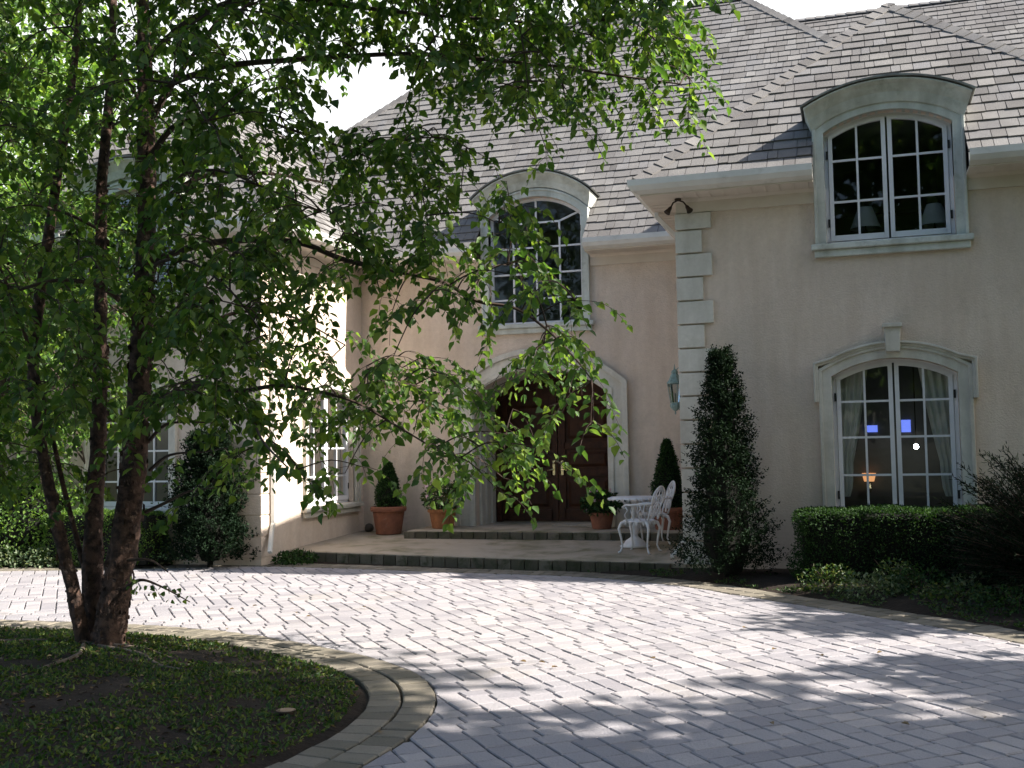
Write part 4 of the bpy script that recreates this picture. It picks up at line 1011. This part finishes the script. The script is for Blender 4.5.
limbs = [
 [(150,158,9.12),(168,132,9.0),(184,122,8.9),(205,115,8.8),(240,110,8.7),(284,127,8.6),(350,150,8.5),(410,175,8.4)],
 [(152,118,9.15),(170,88,9.2),(185,66,9.3),(205,38,9.4),(226,4,9.5),(250,-60,9.6)],
 [(142,104,9.1),(120,72,8.9),(90,50,8.8),(58,28,8.7),(30,-10,8.6)],
 [(150,95,9.1),(180,80,8.9),(225,66,8.75),(290,60,8.6),(350,56,8.4),(420,54,8.25),(500,61,8.1),(560,67,8.0),(620,76,7.9),(680,84,7.85)],
 [(150,262,9.1),(200,245,8.9),(250,240,8.7),(300,243,8.5),(345,260,8.35),(400,272,8.2),(443,282,8.1),(477,301,8.05),(514,308,8.0),(545,328,7.95),(572,355,7.9),(592,380,7.87)],
 [(150,212,9.1),(178,190,9.2),(208,175,9.3),(260,173,9.4),(320,182,9.5),(370,200,9.6)],
 [(148,408,9.0),(175,396,8.8),(202,386,8.6),(240,391,8.4),(284,386,8.2),(350,400,8.0),(395,425,7.9),(440,452,7.8)],
 [(148,360,9.05),(170,345,9.2),(195,330,9.3),(240,312,9.4),(290,316,9.5),(345,345,9.6)],
 [(143,330,9.0),(120,300,8.7),(95,285,8.4),(60,280,8.1),(20,290,7.9),(-20,310,7.8)],
 [(147,200,9.1),(170,180,8.7),(215,170,8.2),(270,190,7.8),(330,215,7.5)],
 [(146,280,9.1),(160,262,8.6),(190,262,8.1),(230,290,7.6),(260,330,7.3)],
 [(147,130,9.2),(130,120,9.8),(110,125,10.3),(60,140,10.8)],
 [(100,230,9.4),(70,215,9.0),(30,205,8.6),(-20,215,8.3)],
 [(146,60,9.2),(190,20,8.8),(260,-5,8.5),(340,5,8.3),(430,15,8.2),(520,22,8.1),(590,35,8.0)],
 [(150,440,9.0),(165,425,8.9),(190,422,8.9),(225,424,8.9)],
 [(150,470,9.0),(170,455,8.8),(205,452,8.7)],[(146,512,9.0),(165,503,8.8),(190,491,8.6),(215,488,8.5)],
 [(128,560,8.9),(150,560,8.8),(168,572,8.7)],[(124,590,8.85),(140,580,8.75),(160,586,8.7),(190,602,8.65)],[(240,391,8.4),(252,415,7.6),(262,440,6.9),(288,468,6.4)],
 [(140,-60,9.3),(200,-130,9.0),(280,-200,8.8),(380,-250,8.6),(460,-260,8.5)],
 [(140,-120,9.35),(90,-220,9.0),(20,-300,8.7),(-80,-350,8.5)],
 [(139,-180,9.4),(170,-300,9.8),(220,-400,10.2),(260,-480,10.4)],
 [(140,-20,9.3),(220,-70,8.6),(320,-110,8.0),(420,-120,7.8)],
 [(112,-60,9.7),(40,-120,10.0),(-60,-160,10.3)],
 [(40,360,9.0),(25,330,9.2),(5,310,9.4),(-30,300,9.6)],
]
tw = MB()
for l in limbs:
    pts = smooth_path([at(*p) for p in l], 5); L = len(pts); r0 = .030 if len(l) > 5 else .018
    rr = [max(.005, r0*(1-i/L*.85)) for i in range(L)]; tw.tube([sub(p) for p in pts], rr, 6); net += [(p, r) for p, r in zip(pts, rr)]
netP = [p for p, r in net if p.z > 1.5]
# leaf density over the crown, coarse grid 64 px; rows from above the frame downwards
GRID = ["9999999988865200",   # above the frame
        "9999998888872100",
        "9999975456654300",
        "9999987657200100",
        "9999976353200000",
        "9999875555300000",
        "9999976455500000",
        "9999765444400000",
        "7655655533400000",
        "2312110000110000",
        "0100000000000000"]
def dens(px, py):
    r = (py+64)/64; c = px/64
    r0, c0 = int(math.floor(r-.5)), int(math.floor(c-.5)); fr, fc = r-.5-r0, c-.5-c0
    g = lambda a, b: 0 if a >= len(GRID) or b >= 16 else int(GRID[max(a, 0)][max(b, 0)])
    return (g(r0,c0)*(1-fc)+g(r0,c0+1)*fc)*(1-fr) + (g(r0+1,c0)*(1-fc)+g(r0+1,c0+1)*fc)*fr
LP, LD, LN = [], [], []
narr = np.array([tuple(p) for p in netP]); count = 0; tries = 0
hard = [(150,166,620,20)]
while count < 1990 and tries < 90000:
    tries += 1
    px, py = rnd.uniform(-90, 700), rnd.uniform(-110, 500)
    if count >= 1270: px, py = rnd.uniform(-250, 520), rnd.uniform(-560, -90)      # the upper crown, out of the frame
    dd = dens(px, py+22) if count < 1270 else 9*(1-max(0, (px-250)/400))*(1-max(0, (-py-300)/400))
    if px > 480 and py > 120 and py < 185: dd *= .35
    if px > 575 and 130 < py < 330: dd *= .2
    if px > 598 and py > 130: continue
    if px > 560 and py > 400: dd *= .5
    if px > 300 and not (px > 400 and py < 90): dd *= .84
    if 292 < px < 402 and 58 < py < 118: dd *= .12
    if 235 < px < 350 and 140 < py < 235: dd *= .6
    if 335 < px < 425 and 255 < py < 350: dd *= .55
    if 60 < px < 262 and py > 415: dd *= .4
    if 262 < px < 350 and py > 425: dd *= .25
    if rnd.random()*9 > dd**1.25/9**.25: continue
    if count >= 1270: z = rnd.uniform(7.0, 11.2)
    elif px < 150: z = rnd.uniform(7.2, 11.0)
    elif px < 350: z = rnd.uniform(7.1, 10.0)
    else: z = rnd.uniform(7.3, 8.9)
    if z < 9.3 and (abs(px-141) < 22 or abs(px-101) < 12 or abs(px-45) < 16) and rnd.random() < .8: continue
    q = at(px, py, z); qa = np.array(q)
    dist = np.linalg.norm((narr - qa)*np.array([1, 1, 1.25]), axis=1) + np.where(narr[:, 2] < q.z-.1, .15, 0); i = int(dist.argmin())
    if dist[i] > 1.7: continue
    a = Vector(narr[i]); d = q-a; mid = a + d*.5 + Vector((0, 0, .12*d.length)); pts = smooth_path([a, mid, q], 4)
    if d.length > .12:
        tw.tube([sub(p) for p in pts], [.0075*(1-.7*k/len(pts)) for k in range(len(pts))], 4, False)
        if count % 2 == 0: narr = np.vstack([narr, [tuple(p) for p in pts[3::3]]])
    hd = Vector((d.x, d.y, 0)); hd = hd.normalized() if hd.length > .01 else Vector((1,0,0))
    for b in range(rnd.choice((2, 3, 3, 4))):
        s0 = pts[rnd.randrange(len(pts)//3, len(pts))] if b else q.copy()
        ang = rnd.gauss(0, .8); dr = Vector((hd.x*math.cos(ang)-hd.y*math.sin(ang), hd.x*math.sin(ang)+hd.y*math.cos(ang), rnd.uniform(-.35, .15))); p = s0.copy(); tp = [p.copy()]
        for k in range(6):
            dr = (dr.normalized() + Vector((0,0,-.22))).normalized(); p = p + dr*rnd.uniform(.045, .075); tp.append(p.copy())
            side = dr.cross(Vector((0,0,1))); side = side.normalized()*(1 if k % 2 else -1) if side.length > .01 else Vector((1,0,0))
            for rep in range(2 if rnd.random() < .7 else 1):
                ld = (side*.9 + dr*.5 + Vector((rnd.gauss(0,.3), rnd.gauss(0,.3), -.55+rnd.gauss(0,.3)))).normalized()
                LP.append(p + ld*.015); LD.append(ld); LN.append(Vector((rnd.gauss(0,.6), rnd.gauss(0,.6), 1)))
                side = -side
        tw.tube([sub(x) for x in tp], .0022, 3, False)
    count += 1
# a few leaves close to the lens side, hanging low
extra0 = len(LP)
for (x, y, z, k_) in ((288,468,6.4,3),(276,462,6.55,2),(262,442,6.85,3),(255,425,7.2,3),(248,408,7.8,3)):
    for k in range(k_):
        LP.append(at(x+rnd.uniform(-6,6), y+rnd.uniform(-3,4), z)); LD.append(Vector((rnd.gauss(0,.5), rnd.gauss(0,.3), -1))); LN.append(Vector((rnd.gauss(0,.3)-.3, -1, .4)))
extra1 = len(LP)
for k in range(30):
    t_ = rnd.random(); LP.append(at(128+t_*62+rnd.uniform(-3,3), 582+t_*18+rnd.uniform(-8,8), 8.7)); LD.append(Vector((rnd.gauss(0,.6), rnd.gauss(0,.5), -.7))); LN.append(Vector((rnd.gauss(0,.5), -.6, .7)))
lp = np.array([tuple(sub(p)) for p in LP]); nl = len(lp); Ls = .070*(1+R_.uniform(-.45, .45, nl)); Ls[extra0:extra1] = R_.uniform(.085, .12, extra1-extra0); Ls[extra1:] = R_.uniform(.04, .06, nl-extra1)
V, Fq = leaf_arrays(lp, np.array([tuple(x) for x in LD]), np.array([tuple(x) for x in LN]), Ls, Ls*.72)
np_mesh('foliage', V, Fq, M['leaf'], tree, np.repeat(R_.uniform(0, 1, nl)**1.2, 2)); print('birch leaves', nl)
tw.build('branches', M['twig'], tree)
# surface roots
for pts_ in ([(-3.95,-6.4),(-3.6,-6.9),(-3.5,-7.3),(-3.35,-7.8),(-3.3,-8.2)], [(-3.9,-6.35),(-3.3,-6.6),(-2.8,-7.0),(-2.5,-7.1)], [(-4.0,-6.3),(-3.5,-6.35),(-2.9,-6.7)], [(-4.4,-6.3),(-5.0,-6.6),(-5.5,-7.2)]):
    m = MB(); pp = smooth_path([(x, y, bedz(x, y)-.004) for x, y in pts_], 6); n_ = len(pp)
    m.tube([sub(p)+Vector((0,0,.012*noise.noise(p*4))) for p in pp], [.026*(1-.8*i/n_) for i in range(n_)], 7); m.build('root', M['root'], tree, smooth=True)

# ---- ground cover in the bed (grass, clover, litter)
def in_bed(n, margin=.06, pred=None):
    out = []
    while len(out) < n:
        x, y = rnd.uniform(-9.5, -.8), rnd.uniform(-10.5, -5.4); s, _, _ = edge_info(np.array([x, y]), bedn)
        if s > -margin: continue
        k = noise.noise((x*1.3, y*1.3, 5)) + .5*noise.noise((x*4, y*4, 1))
        if not pred and k*1.3 + rnd.uniform(-.3, .3) < -.30: continue
        out.append((x, y, bedz(x, y)))
    return np.array(out)
P = in_bed(52000); D = R_.normal(size=P.shape)*.7; D[:, 2] = np.abs(D[:, 2])*.6+.25; L = R_.uniform(.015, .042, len(P))
V, Fq = leaf_arrays(P, D, R_.normal(size=P.shape)+np.array([0,0,.8]), L, L*.5)
tag(np_mesh('ground_cover', V, Fq, M['grass'], None, np.repeat(R_.uniform(0, 1, len(P)), 2)), 'patchy low green ground cover in the birch bed', kind='stuff')
P = in_bed(6500, pred=1); P[:, 2] += .006; D = R_.normal(size=P.shape); D[:, 2] *= .15; L = R_.uniform(.015, .05, len(P))
V, Fq = leaf_arrays(P, D, R_.normal(size=P.shape)*.4+np.array([0,0,1]), L, L*.55)
tag(np_mesh('leaf_litter', V, Fq, M['fallen'], None, np.repeat(R_.uniform(0, 1, len(P))**3.5, 2)), 'dry brown leaves littered on the bed', kind='stuff')
# moss and low cover along the far beds
Q = []
while len(Q) < 6000:
    i = rnd.randrange(10, len(farc)-10); p = farc[i]; d = abs(rnd.gauss(0, .28)) + .01
    if -6.3 < p.x < -1.3: continue
    x, y = p.x + rnd.uniform(-.1,.1) + (d*.6 if p.x > -1 else 0), p.y + d
    if p.x > -1.3 and p.x < 0.2 and y > -.1: y = rnd.uniform(-.35, -.1)
    if noise.noise((x*2.2, y*2.2, 9)) < -.05: continue
    Q.append((x, y, .02 + .05*min(1, d/.6)))
P = np.array(Q); D = R_.normal(size=P.shape); D[:, 2] = np.abs(D[:, 2])*.5+.1; L = R_.uniform(.02, .045, len(P))
V, Fq = leaf_arrays(P, D, R_.normal(size=P.shape)+np.array([0,0,.8]), L, L*.5)
tag(np_mesh('ground_cover', V, Fq, M['gleaf'], None, np.repeat(R_.uniform(0, .8, len(P)), 2)), 'sparse moss and weeds along the house bed edge', kind='stuff')
# path light in the bed
pl_ = empty('ground_light', (-1.20,-8.0, bedz(-1.2,-8.0)), 'small round metal ground light set in the bed edge', 'garden light')
m = MB(); m.lathe([(.05,-.03),(.05,.012),(.058,.016),(.058,.022),(.045,.024)], n=20); m.build('rim', M['bronze'], pl_, smooth=False)
m = MB(); m.lathe([(.044,.02),(.03,.023),(.002,.024)], n=16, capb=False); m.build('lens', M['black'], pl_)
# fallen leaves on the pavers
proto = None
for i in range(26):
    x, y = rnd.uniform(-4.5, 3.0), rnd.uniform(-9.5, -2.5); s1, _, _ = edge_info(np.array([x, y]), bedn); s2, _, _ = edge_info(np.array([x, y]), farn)
    if s1 < .05 or s2 > -.1: continue
    if proto is None:
        v, f = leaf_arrays(np.array([[0,0,.012]]), np.array([[1,0,.05]]), np.array([[0,0,1.]]), .055, .035, .25); o = np_mesh('fallen_leaf', v, f, M['fallen'], None, np.array([.5, .5])); proto = o
    else: o = proto.copy(); COL.objects.link(o)
    o.location = (x, y, .004); o.rotation_euler = (rnd.uniform(-.15,.15), rnd.uniform(-.1,.1), rnd.uniform(0, 6.28))
    tag(o, 'small dry leaf lying on the grey driveway pavers', 'leaf', 'dry leaves scattered on the driveway')

# ---- other trees
def big_tree(loc, H, R, n_leaf, size, mt, label, trunk_h=.35, rt=.2, name='tree', squash=1.0, nb=26, group=None, seed=0):
    t = empty(name, loc, label, 'tree', group); m = MB(); rr = random.Random(seed)
    m.tube([(0,0,-.1),(rr.uniform(-.2,.2),rr.uniform(-.2,.2),H*.4),(rr.uniform(-.3,.3),rr.uniform(-.3,.3),H*.9)], [rt, rt*.7, rt*.15], 9)
    cl = []
    for k in range(nb):
        a = rr.uniform(0, 6.28); f = rr.random(); z = H*(trunk_h + (1-trunk_h)*f*.93); r = R*math.sqrt(rr.random())*(1-.55*abs(f-.4))
        c = Vector((r*math.cos(a), r*math.sin(a), z)); cl.append((c, R*rr.uniform(.22, .42)))
        m.tube([(0,0,z*.72), tuple(c*.5 + Vector((0,0,z*.4))), tuple(c)], [rt*.3, rt*.16, .02], 5)
    m.build('trunk', M['darkbark'], t); P = []; D = []
    for c, r in cl:
        k = int(n_leaf/nb); p, d = blob(k, c, (r, r, r*.75*squash), .35); P.append(p + R_.normal(size=p.shape)*r*.12); D.append(d)
    foliage('crown', np.concatenate(P), size, M[mt], t, .35, .65, np.concatenate(D), .6); return t
big_tree((-13.2, -.2, 0), 8.0, 2.6, 13000, .11, 'yleaf', 'leafy sunlit tree behind the birch at the far left', .12, .16, seed=1, nb=34, group='trees beyond the left wing')
big_tree((-15.5, 3.5, 0), 15, 4.0, 20000, .15, 'yleaf', 'tall tree rising behind the left wing end', .1, .22, seed=2, nb=34, group='trees beyond the left wing')
big_tree((-17.0, -3.0, 0), 9.5, 3.0, 12000, .14, 'leaf', 'dark tree left of the driveway at the frame edge', .08, .2, seed=3, nb=34, group='trees beyond the left wing')
big_tree((-22, 10, 0), 20, 6.5, 20000, .22, 'yleaf', 'distant tall tree far behind the left wing', .06, .3, seed=4, nb=34, group='trees beyond the left wing')
# trees standing right of the frame, whose shade lies across the forecourt
big_tree((7.7,-2.9,0), 5.2, 1.55, 7000, .2, 'yleaf', 'dense small tree just right of the hedge bed', .1, .14, seed=9, nb=30, group='shade trees right of the forecourt')
big_tree((8.3,-5.4,0), 5.4, 1.5, 5000, .2, 'yleaf', 'second dense small tree right of the paved forecourt', .1, .14, seed=13, nb=30, group='shade trees right of the forecourt')
big_tree((10.5,-9.0,0), 16, 3.2, 15000, .30, 'yleaf', 'broad shade tree on the lawn right of the forecourt', .3, .28, seed=5, nb=70, group='shade trees right of the forecourt')
big_tree((12.0,-12.8,0), 17, 3.8, 20000, .32, 'yleaf', 'shade tree at the near end of the right lawn', .28, .3, seed=6, nb=70, group='shade trees right of the forecourt')
big_tree((10.5,-15.5,0), 13, 3.8, 20000, .32, 'yleaf', 'shade tree behind the viewer on the right lawn', .28, .3, seed=7, nb=40, group='shade trees right of the forecourt')
big_tree((5.5,-23,0), 16, 4.5, 12000, .42, 'yleaf', 'unseen broad tree added behind the viewer to the right to block sky light', .15, .35, seed=10, nb=50, group='shade trees right of the forecourt')  # added out of view to cut the sky light on the right front wall
big_tree((-3.0,-25,0), 16, 4.8, 12000, .42, 'yleaf', 'unseen broad tree added straight behind the viewer to block sky light', .15, .35, seed=11, nb=50, group='shade trees right of the forecourt')  # likewise an added, unseen blocker of sky light
big_tree((-9.15,.0,0), 6.3, 1.15, 11000, .075, 'yleaf', 'slim leafy tree rising between the bush and the left wing window', .25, .06, seed=14, nb=50, group='trees beyond the left wing')
big_tree((-10.5,-.3,0), 6.6, 1.75, 16000, .075, 'yleaf', 'small sunlit leafy tree at the left frame edge in front of the wing', .22, .07, seed=12, nb=60, group='trees beyond the left wing')
